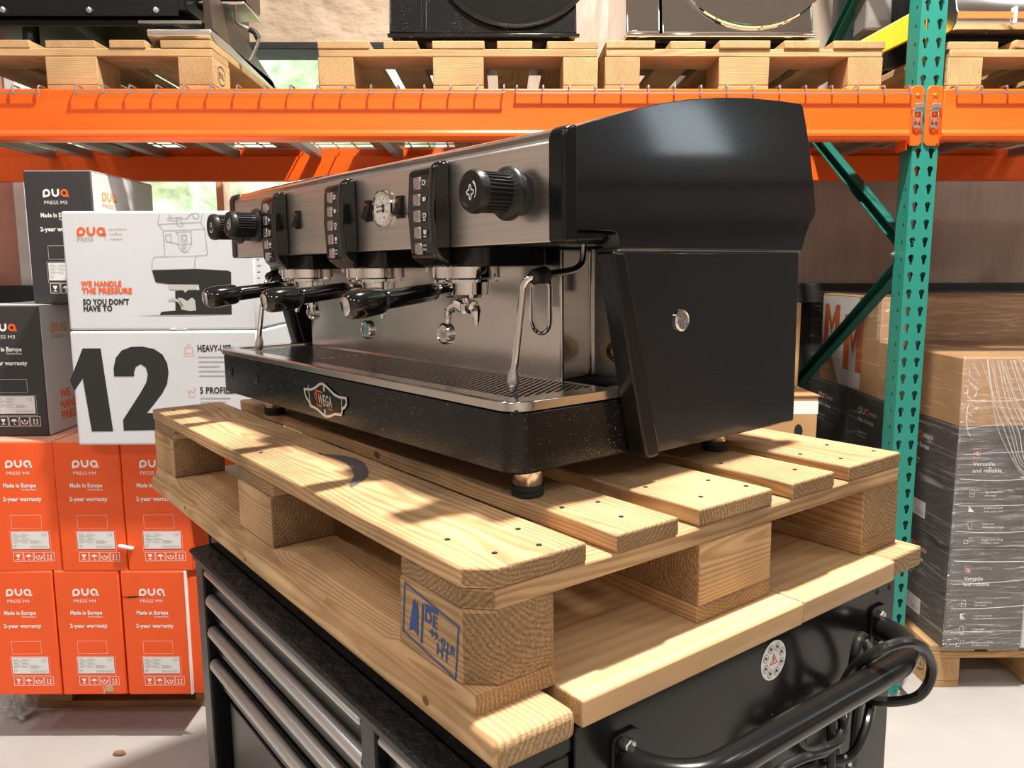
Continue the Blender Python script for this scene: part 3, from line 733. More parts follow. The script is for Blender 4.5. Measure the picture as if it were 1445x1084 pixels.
# drip tray
M_BADGE = simple('satin_badge_metal', (.85, .85, .85), .35, .75)
def rrect(x0, x1, y0, y1, r, n=6):
    o = []
    for cx, cy, a in ((x1 - r, y0 + r, -90), (x1 - r, y1 - r, 0), (x0 + r, y1 - r, 90), (x0 + r, y0 + r, 180)):
        for k in range(n + 1): t = math.radians(a + 90 * k / n); o.append((cx + r * math.cos(t), cy + r * math.sin(t)))
    return o
def roundfront(x0, x1, y0, y1, r, n=8):
    o = []
    for k in range(n + 1): t = math.radians(180 + 90 * k / n); o.append((x0 + r + r * math.cos(t), y0 + r + r * math.sin(t)))
    for k in range(n + 1): t = math.radians(270 + 90 * k / n); o.append((x1 - r + r * math.cos(t), y0 + r + r * math.sin(t)))
    return o + [(x1, y1), (x0, y1)]
TX0, TX1, TY = mir(.034), .034, -.049
link('drip_tray', G().prism(roundfront(TX0, TX1, TY, .17, .030), 'z', .0375, .1155), M_BLACKG, em, bev=.003)
for x, z in ((-.8831, .082), (-.7492, .079)): link('blanking_plug', G().lathe([(.0105, 0), (.0105, .0008), (.009, .0014), (0, .0014)], 22), M_BLACKP, em, (x, TY, z), FRONT)
rim = G(); o_ = roundfront(TX0 - .003, TX1 + .003, TY - .003, .20, .033); i_ = roundfront(TX0 + .022, TX1 - .022, TY + .030, .20, .012)
n = len(o_)
vs = [(x, y, .1165) for x, y in o_] + [(x, y, .126) for x, y in o_] + [(x * 1.0, y + (.002 if y < 0 else 0), .1285) for x, y in o_] + [(x, y, .1275) for x, y in i_] + [(x, y, .1235) for x, y in i_]
fs = []
for k in range(4):
    for q in range(n): r_ = (q + 1) % n; fs.append((k * n + q, k * n + r_, (k + 1) * n + r_, (k + 1) * n + q))
rim.add(vs, fs)
link('tray_rim', rim, M_STEEL2, em, bev=.0012)
gr = link('tray_grille', G().box(TX0 + .022, TX1 - .022, TY + .030, .145, .1225, .1242), M_STEEL2, em)
g = G(); q = 0; yv = TY + .038
while yv < .138:
    xv = -.885 + (.00525 if q % 2 else 0)
    while xv < -.015:
        if not (-.63 < xv < -.625): g.flat([(xv + .0036 * math.cos(k * PI / 3), yv + .0036 * math.sin(k * PI / 3)) for k in range(6)])
        xv += .0105
    yv += .0088; q += 1
link('grille_holes', g, M_DARK, gr, (0, 0, .1245), smooth=False, kind='stuff')
link('tray_liner', G().box(TX0 + .004, TX1 - .004, TY + .006, .17, .114, .118), M_DARK, em)
# badge on the tray front
bgx, bgz = -.457, .0745
def B(u, v): return ((u - 590) / 1239 * .205, -(v - 540) / 1084 * .083)
prof_o = [(140, 305), (300, 315), (400, 270), (480, 205), (540, 185), (600, 205), (700, 310), (800, 420), (900, 475), (1045, 495), (1045, 620), (1010, 690), (960, 720), (935, 850), (800, 845), (700, 895), (630, 910), (570, 890), (440, 770), (350, 715), (265, 685), (240, 590), (180, 500), (150, 400)]
prof_o = [(u, v + (590 - u) * .235) for u, v in prof_o]      # undo the slope of the tray in perspective
po = [B(u, v) for u, v in prof_o]; sx_ = .0762 / max(abs(p[0]) for p in po); sz_ = .0275 / max(abs(p[1]) for p in po)
po = [(x * sx_, y * sz_) for x, y in po]
g = G().flat(po)
be = link('front_badge', G().prism([(y, x) for x, y in po], 'y', -.002, 0), M_BLACKG, em, (bgx, TY, bgz))
link('badge_frame', G().stroke(po, .0042, True).stroke([(-.060, .019), (-.056, -.006), (-.049, -.018)], .002).stroke([(.060, .013), (.059, -.016)], .002).rect(-.003, .002, -.024, -.016).rect(-.003, .002, .014, .024), M_BADGE, be, (0, -.0023, 0), FRONT, smooth=False)
link('badge_lettering', G().text('WEGA', .002, -.010, .018, .03, .050, 'C'), M_ALU, be, (0, -.0025, 0), FRONT, smooth=False)
link('badge_cup', G().stroke([(-.006, .0115), (-.030, .0125), (-.026, -.012), (-.010, -.0125)], .0022).arc(-.029, .004, .006, 95, 260, .002, 8).stroke([(.014, -.0135), (.028, -.0135)], .0022), M_ORI, be, (0, -.0026, 0), FRONT, smooth=False)
# feet
for x, y in ((0, 0), (-.785, 0), (0, .39), (-.785, .39)):
    ft = link('foot', G().lathe([(.0185, .014), (.0195, .016), (.0195, .037), (.018, .045)], 24), M_STEEL2, em, (x, y, 0))
    link('rubber_pad', G().lathe([(.018, 0), (.021, .002), (.021, .006), (.0195, .0075), (.0215, .009), (.0215, .0145), (.019, .0155)], 24), M_RUBBER, ft)

# groups with their portafilters
GX = (-.2, -.461, -.725)
for i, gx in enumerate(GX):
    sh = link('group_shroud', G().prism(rrect(gx - .052, gx + .10, .012, .13, .012), 'z', .2895, .3165), M_BLACKP, em, bev=.002)
    gh = link('group_head', G().lathe([(.044, .294), (.050, .290), (.050, .274), (.0475, .2715), (.047, .268), (.036, .267)][::-1], 36, T((gx, .056, 0))), M_CHROME, em)
    link('drop_nozzle', G().tube([(gx - .047, .02, .293), (gx - .047, .02, .283)], .003, 8), M_STEEL, gh)
    pf = pivot('portafilter', em, (gx, .056, 0), (0, 0, math.radians((2.5, 1.5, 1.0)[i])))
    link('filter_bowl', G().lathe([(.012, .243), (.029, .2455), (.0335, .250), (.0345, .266), (.037, .2665), (.037, .2695), (.030, .2715)], 32), M_CHROME, pf)
    sl_ = .105        # handle slope
    def hp(d, z0=.2575): return (0, -d, z0 - (d - .035) * sl_)
    link('ferrule', G().tube([hp(.028), hp(.040), hp(.062)], [.011, .0085, .0095], 14), M_CHROME, pf)
    link('handle', G().tube([hp(.056), hp(.060), hp(.085), hp(.135), hp(.1395), hp(.142), hp(.146), hp(.152), hp(.178), hp(.192), hp(.199), hp(.203)],
                            [.0105, .0122, .0125, .0132, .0132, .0126, .0172, .0185, .0195, .0188, .0165, .0125], 26), M_HANDLE, pf, ang=50)
    mm = Matrix.Translation(hp(.2022)) @ Matrix.Rotation(PI / 2 + sl_, 4, 'X')
    cap = link('handle_medallion', G().lathe([(.0125, -.001), (.0125, .0012), (.0105, .0022), (0, .0026)], 24, mm), M_CHROME, pf)
    sp = G()
    sp.lathe([(.009, .222), (.0105, .226), (.0105, .236), (.007, .238), (.007, .245)], 16)
    for s in (1, -1):
        sp.tube([(s * .006, -.001, .229), (s * .020, -.004, .234), (s * .031, -.008, .226), (s * .034, -.010, .206)], [.008, .0085, .0075, .0035], 10, 5)
    link('spout', sp, M_CHROME, pf)
for x, z in ((-.379, .1775), (-.648, .171), (-.89, .198)):
    b_ = link('splash_boss', G().lathe([(.0185, 0), (.0185, .006), (.016, .0085), (.0145, .007), (0, .0072)], 26), M_CHROME, em, (x, .143, z), FRONT)
    link('boss_relief', G().stroke([(-.008, .006), (-.004, -.006), (0, .003), (.004, -.006), (.008, .006)], .002), M_ALU, b_, (0, 0, .0076), smooth=False)

# keypads
def cup(g, cx, cy, s, full, two=False):
    q = [(-.5, .5), (-.42, -.5), (.42, -.5), (.5, .5)]
    P = [(cx + x * s, cy + y * s) for x, y in q]
    if full: g.flat(P)
    else: g.stroke(P, s * .22, True)
    g.arc(cx + s * .5, cy + s * .05, s * .35, -80, 80, s * .18, 6)
    return g
for c in GX:
    kp = link('keypad', G().prism([(.004, .4275), (-.010, .4265), (-.017, .420), (-.0205, .365), (-.016, .306), (-.012, .301), (.004, .290)], 'x', c - .035, c + .026), M_BLACKP, em, bev=.0035, seg=3)
    link('keypad_ridge', G().prism([(.004, .4330), (-.012, .4325), (-.021, .426), (-.0255, .40), (-.027, .36), (-.0235, .312), (-.018, .302), (.004, .287)], 'x', c + .0245, c + .0385), M_HANDLE, kp, bev=.006, seg=4)
    link('keypad_fascia', G().prism([(-.0196, .415), (-.0225, .365), (-.0190, .309), (-.015, .309), (-.015, .415)], 'x', c - .029, c + .0245), M_HANDLE, kp, bev=.001)
    for k in range(5):
        z = .404 - .0222 * k; yb = -.0200 - .0022 * math.sin(PI * (k + .5) / 5)
        link('button', G().box(-.0085, .0085, -.0032, .002, -.0085, .0085), M_BTN, kp, (c - .0040, yb, z), bev=.002)
    g = G()
    for k in range(4): cup(g, c + .0135, .404 - .0222 * k, .0058, k in (1, 3))
    g.stroke([(c + .0105, .404 - .0222 * 2 - .006), (c + .017, .404 - .0222 * 2 - .006)], .0016).stroke([(c + .0105, .404 - .0222 * 3 - .006), (c + .017, .404 - .0222 * 3 - .006)], .0016)
    g.text('STOP', c + .0095, .318, .0026, .02, .008).text('PROG', c + .0095, .3125, .0026, .02, .008)
    link('keypad_symbols', g, M_WHITE, kp, (0, -.0236, 0), FRONT, smooth=False)
# rocker switches beside the keypads
for x in (-.3845, -.290, -.642):
    s_ = link('rocker_switch', G().box(-.0095, .0095, -.003, .004, -.0165, .0165), M_BLACKP, em, (x, .0035, .379), bev=.001)
    link('rocker', G().prism([(-.003, -.014), (-.0125, -.011), (-.0065, .0), (-.0045, .014), (-.002, .014)], 'x', -.0075, .0075), M_KNOB, s_, bev=.0008)
    link('indicator', G().box(-.0022, .0022, -.0062, -.004, .007, .0115), M_RED, s_)
# pressure gauge
gg = link('pressure_gauge', G().lathe([(.0275, 0), (.0285, .002), (.0280, .005), (.0255, .006), (.0245, .003), (0, .003)], 40), M_CHROME, em, (-.339, .004, .380), FRONT)
link('dial', G().disc(0, 0, .0245, 32), M_DIAL, gg, (0, 0, .0034), smooth=False)
g = G()
for k in range(19): a = math.radians(20 + 140 * k / 18); r0 = .0205 if k % 3 else .0185; g.stroke([(r0 * math.cos(a), r0 * math.sin(a)), (.0225 * math.cos(a), .0225 * math.sin(a))], .0007)
for k, t_ in enumerate(('0', '1', '2', '3')): a = math.radians(160 - 46 * k); g.text(t_, .0155 * math.cos(a), .0155 * math.sin(a) - .0015, .004, .01, None, 'C')
for k, t_ in enumerate(('0', '5', '10', '15')): a = math.radians(200 + 46 * k); g.text(t_, .0155 * math.cos(a), .0155 * math.sin(a) - .0015, .0036, .01, None, 'C')
for k in range(13): a = math.radians(200 + 140 * k / 12); g.stroke([(.0205 * math.cos(a), .0205 * math.sin(a)), (.0222 * math.cos(a), .0222 * math.sin(a))], .0007)
g.text('bar', 0, .0085, .003, 0, None, 'C')
link('dial_marks', g, M_BLACKI, gg, (0, 0, .0038), smooth=False)
for dz in (.0033, -.0033): link('needle', G().disc(.004, dz, .0034, 14).stroke([(-.016, dz - .0006), (.009, dz + .0004)], .0012), M_BLACKI, gg, (0, 0, .0046), smooth=False)
# valve knobs
def knob(x, z, sym):
    n = 120; pr = [(.030, 0), (.0325, .003), (.0325, .008), (.030, .012), (.0262, .014), (.0245, .016), (.0245, .050), (.0258, .052), (.0258, .058), (.0235, .0625), (.019, .0635), (.0165, .0618), (0, .0618)]
    g = G(); vs = []; fs = []
    for i, (r, h) in enumerate(pr):
        for k in range(n):
            a = 2 * PI * k / n; rr = r
            if i in (5, 6) and (k % 4) in (0, 1): rr = r - .0022
            vs.append((rr * math.cos(a), rr * math.sin(a), h))
    for i in range(len(pr) - 1):
        for k in range(n): l = (k + 1) % n; fs.append((i * n + k, i * n + l, (i + 1) * n + l, (i + 1) * n + k))
    g.add(vs, fs)
    k_ = link('valve_knob', g, M_KNOB, em, (x, -.011, z), FRONT, ang=40)
    link('knob_collar', G().lathe([(.026, -.0155), (.026, -.006), (.022, 0)], 28), M_RUBBER, k_)
    s = G()
    if sym == 'steam':
        pts = []
        for k in range(40): a = 2 * PI * k / 40; r = .0062 + .0022 * math.cos(4 * a); pts.append((r * math.cos(a) * .8 - .001, r * math.sin(a) - .001))
        s.stroke(pts, .0016, True)
        s.add([(.0095 * math.cos(a) + .0, .0105 * math.sin(a), 0) for a in [math.radians(-45 + 110 * k / 8) for k in range(9)]] + [((.0105 + .0018 * k / 8) * math.cos(math.radians(-45 + 110 * k / 8)), (.0116 + .0018 * k / 8) * math.sin(math.radians(-45 + 110 * k / 8)), 0) for k in range(9)], [(i, 9 + i, 10 + i, i + 1) for i in range(8)])
    else:
        s.arc(0, .004, .004, 0, 360, .0016).arc(0, -.002, .0085, 200, 350, .002)
    link('knob_symbol', s, M_WHITE, k_, (0, 0, .0622), smooth=False)
knob(-.0125, .3760, 'steam'); knob(-.7835, .3755, 'steam'); knob(-.8785, .3755, 'water')
# steam wands
def wand(pts, grip, tip):
    w = link('steam_wand', G().tube(pts, .0050, 12, 6), M_CHROME, em)
    a, b = Vector(grip[0]), Vector(grip[1]); prf = [.0075, .0105, .0085, .0105, .0085, .0115, .0115, .008]
    link('rubber_grip', G().tube([a.lerp(b, k / 7) for k in range(8)], prf, 14), M_RUBBER, w, ang=60)
    a, b = Vector(tip[0]), Vector(tip[1])
    link('wand_tip', G().tube([a.lerp(b, k / 5) for k in range(6)], [.0052, .0066, .0078, .0084, .0078, .005], 14), M_STEEL, w, ang=60)
wand([(-.0585, .025, .140), (-.052, .027, .18), (-.043, .030, .25), (-.040, .031, .266), (-.034, .036, .2745), (-.031, .046, .2765), (-.033, .062, .278), (-.036, .09, .2805), (-.0385, .118, .284), (-.0395, .133, .291), (-.040, .138, .303), (-.040, .139, .325)],
     ((-.0305, .036, .2752), (-.034, .066, .2782)), ((-.056, .0258, .155), (-.0592, .0248, .1265)))
wand([(-.844, -.002, .140), (-.838, -.001, .17), (-.812, .001, .245), (-.805, .003, .262), (-.806, .010, .272), (-.815, .018, .2755), (-.840, .036, .279), (-.866, .07, .283), (-.876, .11, .288), (-.878, .132, .296), (-.878, .138, .325)],
     ((-.811, .013, .2745), (-.842, .040, .2795)), ((-.8415, -.0012, .155), (-.8445, -.0022, .1265)))
# ------------------------------------------------------------------ the tool trolley under the worktop (bench frame)
tr = thing('tool_trolley', 'black steel tool trolley with silver drawer handles and a tubular push bar', 'tool trolley', BENCH)
LX, RX, ZB = -.855, .035, -.80
link('side_panel', G().prism(rrect(.097, .735, ZB, -.0315, .006, 3), 'x', .030, RX), M_TROLLEY, tr, bev=.0015)
link('side_panel', G().box(LX, LX + .005, .0, .735, ZB, -.0315), M_TROLLEY, tr, bev=.0015)
link('back_panel', G().box(LX, .030, .730, .735, ZB, -.0315), M_TROLLEY, tr)
link('top_tray', G().box(LX + .005, .030, .002, .729, -.060, -.0315), M_TROLLEY, tr, bev=.002)
link('base_plate', G().box(LX, .030, .0, .73, ZB - .02, ZB), M_TROLLEY, tr)
link('edge_mat', G().prism([(-.036, -.0665), (-.033, -.0605), (.0015, -.0585), (.0015, -.0665)], 'x', LX, -.002), M_MAT, tr, bev=.002)
link('fascia', G().box(LX, -.002, -.030, .0, -.082, -.067), M_TROLLEY, tr, bev=.002)
for a, b in ((LX, LX + .045), (-.203, -.165), (-.030, .0)):
    link('front_post', G().box(a, b, -.026, .02, ZB, -.0825), M_TROLLEY, tr, bev=.003)
link('corner_post', G().box(.001, .029, .05, .096, ZB, -.060), M_TROLLEY, tr, bev=.003)
link('corner_cap', G().lathe([(.013, -.115), (.0145, -.112), (.0145, -.072), (.010, -.066)], 20, T((.006, .036, 0))), M_ALU, tr)
link('drawer_well', G().box(LX + .045, -.03, .02, .024, ZB, -.083), M_DARK, tr)
bars = (-.094, -.146, -.205, -.267)
for x0, x1 in ((LX + .047, -.205), (-.163, -.032)):
    for k, z in enumerate(bars):
        hgt = .043 if k else .030
        dr = link('drawer', G().box(x0, x1, -.012, .018, z - .040, z + (.012 if k else .008)), M_TROLLEY, tr, bev=.002)
        r = .0115 if k else .0075
        link('drawer_handle', G().prism([(-.012, z - r), (-.019, z - r), (-.0245, z - r * .75), (-.0275, z), (-.0245, z + r * .75), (-.019, z + r), (-.012, z + r)], 'x', x0 + .003, x1 - .003), M_ALU, dr, bev=.003)
    link('lower_door', G().box(x0 + .04, x1, -.006, .012, ZB + .03, -.325), M_TROLLEY, tr, bev=.003)
for x, y in ((LX + .09, .08), (LX + .09, .65), (-.06, .08), (-.06, .65)):
    zf = -.0 - .918
    ca = link('caster', G().box(x - .022, x - .017, y - .035, y + .035, ZB - .085, ZB - .02).box(x + .017, x + .022, y - .035, y + .035, ZB - .085, ZB - .02).box(x - .022, x + .022, y - .035, y + .035, ZB - .03, ZB - .02), M_ZINC, tr, bev=.001)
    link('wheel', G().lathe([(.046, -.016), (.050, -.012), (.050, .012), (.046, .016)], 24, T((x, y, -.868)) @ Matrix.Rotation(PI / 2, 4, 'Y')), M_RUBBER, ca)
# push bar, brackets
pb = link('push_bar', G().tube([(.040, .166, -.092), (.060, .168, -.092), (.088, .180, -.090), (.110, .206, -.088), (.1165, .245, -.0865), (.117, .32, -.0865), (.117, .45, -.088), (.117, .56, -.090), (.114, .605, -.091), (.101, .645, -.092), (.074, .674, -.092), (.040, .684, -.092)], .0172, 20, 5), M_BLACKP, tr)
for y in (.166, .684):
    br = link('bracket', G().prism(rrect(y - .020, y + .020, -.128, -.060, .008, 4), 'x', RX, RX + .005), M_BLACKP, tr, bev=.001)
    for z in (-.075, -.116):
        link('bolt', G().lathe([(.0085, 0), (.0085, .005), (.0072, .0062), (.0055, .0066), (.0, .0066)], 6, T((RX + .005, y + (.001 if z > -.1 else .002), z)) @ Matrix.Rotation(PI / 2, 4, 'Y')), M_BOLT, br, ang=20)
for y, z in ((.6842, -.041), (.7185, -.0423), (.70, -.33)):
    link('fixing_hole', G().lathe([(.0042, 0), (.0042, .0004)], 14, T((RX, y, z)) @ Matrix.Rotation(PI / 2, 4, 'Y')), M_DARK, tr)
sk = link('warning_sticker', G().disc(0, 0, .0262, 36), M_WHITE, tr, (RX + .0006, .4331, -.0655), RIGHT, smooth=False)
g = G()
for k in range(8):
    a = PI / 4 * k + .4; cx, cy = .0178 * math.cos(a), .0178 * math.sin(a)
    g.arc(cx, cy, .0052, 0, 360, .0006, 14); g.flat([(cx - .003, cy - .003), (cx - .001, cy + .0035), (cx + .002, cy + .001), (cx + .003, cy - .0025), (cx, cy - .001)])
g.stroke([(-.0015, -.003), (.001, .001), (-.001, .002), (.0015, .005)], .0012)
link('sticker_symbols', g, M_BLACKI, sk, (0, 0, .0003), smooth=False)
link('sticker_triangle', G().stroke([(-.007, -.0045), (.007, -.0045), (0, .0085)], .0016, True), M_ORI, sk, (0, 0, .0003), smooth=False)

# the cable coiled round the push bar
cb = G()
cb.tube([(.070, .500, -.160), (.078, .520, -.120), (.092, .524, -.083), (.112, .527, -.058), (.130, .539, -.042), (.1395, .566, -.042), (.142, .600, -.060), (.141, .630, -.092), (.139, .632, -.118), (.130, .622, -.139), (.110, .607, -.150), (.088, .600, -.157), (.066, .607, -.165), (.055, .61, -.19), (.058, .60, -.24), (.066, .575, -.262), (.072, .545, -.25)], .0068, 10, 6)
cb.tube([(.072, .545, -.25), (.064, .53, -.19), (.060, .527, -.154), (.070, .545, -.122), (.078, .547, -.098), (.082, .545, -.075), (.080, .556, -.059), (.074, .580, -.064), (.066, .611, -.101), (.063, .628, -.146), (.070, .616, -.171), (.085, .583, -.176), (.090, .563, -.190), (.090, .544, -.206), (.085, .527, -.214), (.072, .505, -.216), (.062, .47, -.212), (.058, .42, -.205), (.062, .39, -.205)], .0066, 10, 6)
cb.tube([(.062, .39, -.205), (.070, .403, -.186), (.080, .432, -.178), (.084, .462, -.181), (.083, .485, -.187), (.076, .53, -.184), (.064, .560, -.168), (.056, .545, -.150), (.058, .505, -.146), (.062, .470, -.160), (.068, .452, -.171), (.080, .450, -.175), (.091, .468, -.172), (.092, .497, -.173), (.086, .516, -.167), (.077, .526, -.153), (.072, .517, -.142), (.076, .505, -.149), (.081, .499, -.180), (.085, .496, -.214), (.086, .501, -.262), (.08, .50, -.33), (.066, .46, -.37), (.058, .40, -.33)], .0060, 10, 6)
tag(link('power_cable', cb, M_CABLE, None), 'thick black power cable coiled around the push bar of the trolley', 'cable').matrix_basis = BENCH

# ------------------------------------------------------------------ cartons
def carton(name, label, M, w, d, h, mat, group=None, topmat=None, cat='box', bev=.004):
    t = thing(name, label, cat, M, group)
    o = link('carton_shell', G().box(0, w, 0, d, 0, h), mat, t, bev=bev)
    if topmat: link('top_flap', G().box(.002, w - .002, .003, d / 2 - .001, h - .001, h + .0015).box(.002, w - .002, d / 2 + .001, d - .003, h - .001, h + .0015), topmat, t, smooth=False)
    return t
def fprint(t, g, mat, name='print', lift=.0006, label=None):
    return link(name, g, mat, t, (0, -lift, 0), FRONT, smooth=False, label=label)
def logo(g, x, y, s, w, parts='puq', orange=None):
    """rounded wordmark, letter height s, baseline y; the last letter may go to another builder"""
    r = s * .5; st = w
    if 'p' in parts: g.arc(x + r, y + r, r - st / 2, -90, 180, st, 18).stroke([(x + st / 2, y + r), (x + st / 2, y - s * .06)], st).stroke([(x + st, y + st / 2), (x + r, y + st / 2)], st)
    x2 = x + s * 1.16
    if 'u' in parts: g.stroke([(x2 + st / 2, y + s), (x2 + st / 2, y + r)], st).arc(x2 + r, y + r, r - st / 2, 180, 360, st, 12).stroke([(x2 + s - st / 2, y + r), (x2 + s - st / 2, y + s)], st)
    x3 = x + s * 2.32; q = orange or g
    if 'q' in parts: q.arc(x3 + r, y + r, r - st / 2, 0, 360, st, 22).stroke([(x3 + r * 1.1, y + st / 2), (x3 + s * 1.1, y + st / 2)], st)
def icons(g, x, y, s):
    for k in range(4):
        a = x + k * s * 1.12; g.frame(a, a + s, y, y + s, s * .05); c = a + s / 2
        if k == 0: g.flat([(c - s * .25, y + s * .78), (c + s * .25, y + s * .78), (c + s * .12, y + s * .45), (c - s * .12, y + s * .45)]).rect(c - s * .04, c + s * .04, y + s * .25, y + s * .46).rect(c - s * .2, c + s * .2, y + s * .18, y + s * .26)
        if k == 1: g.flat([(c - s * .3, y + s * .5)] + [(c + s * .3 * math.cos(PI - PI * i / 8), y + s * .5 + s * .27 * math.sin(PI * i / 8)) for i in range(1, 8)] + [(c + s * .3, y + s * .5)]).rect(c - s * .03, c + s * .03, y + s * .2, y + s * .5).arc(c + s * .07, y + s * .22, s * .08, 180, 360, s * .05, 6)
        if k == 2: g.flat([(c - s * .12, y + s * .55), (c, y + s * .43), (c + s * .12, y + s * .55), (c, y + s * .72)]).stroke([(c - s * .32, y + s * .6), (c - s * .25, y + s * .3), (c - s * .03, y + s * .2)], s * .11).stroke([(c + s * .32, y + s * .6), (c + s * .25, y + s * .3), (c + s * .03, y + s * .2)], s * .11)
        if k == 3:
            for q in (-.17, .17): g.rect(c + s * (q - .05), c + s * (q + .05), y + s * .3, y + s * .65).flat([(c + s * (q - .12), y + s * .62), (c + s * (q + .12), y + s * .62), (c + s * q, y + s * .8)])
            g.rect(c - s * .3, c + s * .3, y + s * .18, y + s * .25)
def label_paper(t, x, y, w, h):
    lb = link('address_label', G().rect(x, x + w, y, y + h), M_LABEL, t, (0, -.0008, 0), FRONT, smooth=False)
    g = G()
    for k in range(7): g.rect(x + w * .04, x + w * (.16 + .05 * (k % 3)), y + h * (.86 - .085 * k), y + h * (.89 - .085 * k)); g.rect(x + w * .26, x + w * (.40 + .05 * ((k + 1) % 3)), y + h * (.86 - .085 * k), y + h * (.885 - .085 * k))
    for k in range(3): g.rect(x + w * .5, x + w * (.72 + .08 * (k % 2)), y + h * (.46 - .07 * k), y + h * (.49 - .07 * k))
    g.stroke([(x + w * .04, y + h * .22), (x + w * .08, y + h * .08), (x + w * .12, y + h * .22)], h * .03, True).text('CE', x + w * .82, y + h * .74, h * .16, .01)
    for k in range(16): g.rect(x + w * (.50 + .029 * k), x + w * (.50 + .029 * k) + w * (.008 + .007 * (k % 3 == 0)), y + h * .06, y + h * .19)
    link('label_print', g, M_GREYI, lb, (0, 0, .0002), smooth=False)
def press_front(t, w, h, model, ink, qink=None):
    g = G(); q = G()
    X = lambda u: u / 88. * w; Z = lambda v: h - v / 186. * h
    logo(g, X(24), Z(36), .0215, .0056, orange=q if qink else None)
    g.text('PRESS ' + model, X(25), Z(46), .0092, .0, X(30)).text('Made in Europe', X(19), Z(64), .0115, .035, X(43)).text('The Netherlands', X(42), Z(68.5), .0052, .01, X(20))
    g.text('2-year warranty', X(17), Z(83.5), .0115, .035, X(51)).frame(X(25), X(65), Z(123), Z(104), .0006)
    g.frame(X(22), X(75), Z(156), Z(127), .0006); icons(g, X(24), Z(171), X(12.4))
    fprint(t, g, ink, 'printed_text')
    if qink: fprint(t, q, qink, 'printed_letter')
    label_paper(t, X(23.5), Z(153), X(49.5), h * 25 / 186)
# left pallet with the wall of orange cartons
pallet('wooden_pallet', 'dark old pallet on the floor under the orange boxes', T((-1.49, 2.35, 0)), W_OLD)
OW, OD, OH = .183, .42, .3705
ob = carton('orange_box', '', T((0, 0, 0)), OW, OD, OH, M_OBOX, 'orange press boxes in the left stack', M_OTOP)
press_front(ob, OW, OH, 'M4', M_WHITE)
spots = [(-1.421, 2.17, .5148, .4, 'orange press box in the upper row at the frame edge, under the charcoal box'),
         (-1.2365, 2.168, .5148, -.5, 'orange press box in the middle of the upper row, under the number box corner'),
         (-1.0515, 2.166, .5148, -.4, 'orange press box of the upper row with a white paper strip at its edge'),
         (-1.452, 2.17, .1440, -.3, 'orange press box in the lower row at the left frame edge'),
         (-1.2645, 2.168, .1440, -.2, 'orange press box of the lower row with a torn hole at its bottom edge'),
         (-1.0765, 2.165, .1440, -.6, 'orange press box of the lower row with a split seam, beside the trolley'),
         (-.888, 2.95, .1440, 0, 'orange press box at the bottom behind the big white boxes'),
         (-.888, 2.95, .5148, 0, 'orange press box in the middle behind the big white boxes'),
         (-.888, 2.95, .8856, 0, 'orange press box glimpsed behind the left steam wand, through the coffee machine')]
obs = []
for i, (x, y, z, a, lab) in enumerate(spots):
    M = T((x, y, z)) @ RZ(a); o = ob if i == 0 else dup(ob, M, lab)
    if i == 0: ob.matrix_basis = M; ob['label'] = lab
    obs.append(o)
link('torn_hole', G().flat([(.122, .012), (.120, .020), (.125, .026), (.142, .027), (.146, .020), (.144, .011), (.130, .009)]), simple('torn_card', (.55, .42, .25), .8), obs[4], (0, -.0009, 0), FRONT, smooth=False)
link('torn_edge', G().stroke([(.116, .026), (.119, .010), (.116, .004)], .004).stroke([(.120, .026), (.150, .029)], .002), M_OTOP, obs[4], (0, -.001, 0), FRONT, smooth=False)
link('split_seam', G().stroke([(.0, .297), (.018, .294), (.040, .295), (.056, .299), (.040, .297), (.018, .296)], .0024), M_DARK, obs[5], (0, -.0009, 0), FRONT, smooth=False)
link('loose_flap', G().box(OW + .001, OW + .030, .008, .011, .001, OH - .02), M_OBOX, obs[5], bev=.001)
link('flap_edge', G().box(OW - .004, OW + .002, -.0015, .012, .001, OH), M_WHITE, obs[5], bev=.001)
tag(link('paper_strip', G().tube([(-.019, 0, .003), (-.006, -.002, .002), (.012, -.002, -.002), (.022, 0, -.004)], [.0042, .0055, .0055, .0045], 8, 3), M_WHITE, None, (-1.052, 2.160, .588)), 'small white paper roll stuck between two orange boxes', 'paper')
# charcoal cartons
BW, BD, BH = .19, .38, .369
def charcoal(label, M):
    t = carton('charcoal_box', label, M, BW, BD, BH, M_BBOX, 'charcoal press boxes in the left stack')
    press_front(t, BW, BH, 'M3', M_WHITE, M_ORI)
    link('pale_side', G().box(BW, BW + .001, .003, BD - .003, .003, BH - .003), simple('pale_grey_card', (.56, .55, .56), .5), t)
    link('top_flap', G().box(.003, BW - .001, .003, BD - .003, BH - .001, BH + .001), simple('pale_grey_card', (.56, .55, .56), .5), t)
    g = G(); logo(g, .050, .290, .026, .0055); g.text('PRESS', .052, .272, .011, 0, .06)
    link('side_logo', g, simple('ochre_ink', (.72, .30, .06), .5), t, (BW + .0016, 0, 0), RIGHT, smooth=False)
    g = G().text('WE', .070, .098, .024, .035).text('HANDLE THE', .070, .066, .024, .035, .20).text('PRESSURE', .070, .034, .024, .035, .17)
    link('side_slogan', g, M_ORI, t, (BW + .0016, 0, 0), RIGHT, smooth=False)
    return t
ch = charcoal('charcoal press box with pale side, on the orange boxes at the left edge', T((-1.474, 2.24, .8872)) @ RZ(.6))
dup(ch, T((-1.335, 2.31, 1.2585)) @ RZ(-1), 'charcoal press box on top of the left stack, in front of the window')
carton('brown_carton', 'tall brown carton standing behind the white boxes', T((-.90, 2.56, .144)), .22, .37, .7425, M_CARD)
dup(ch, T((-.883, 2.56, .8875)), 'charcoal press box on the brown carton behind the big white boxes')
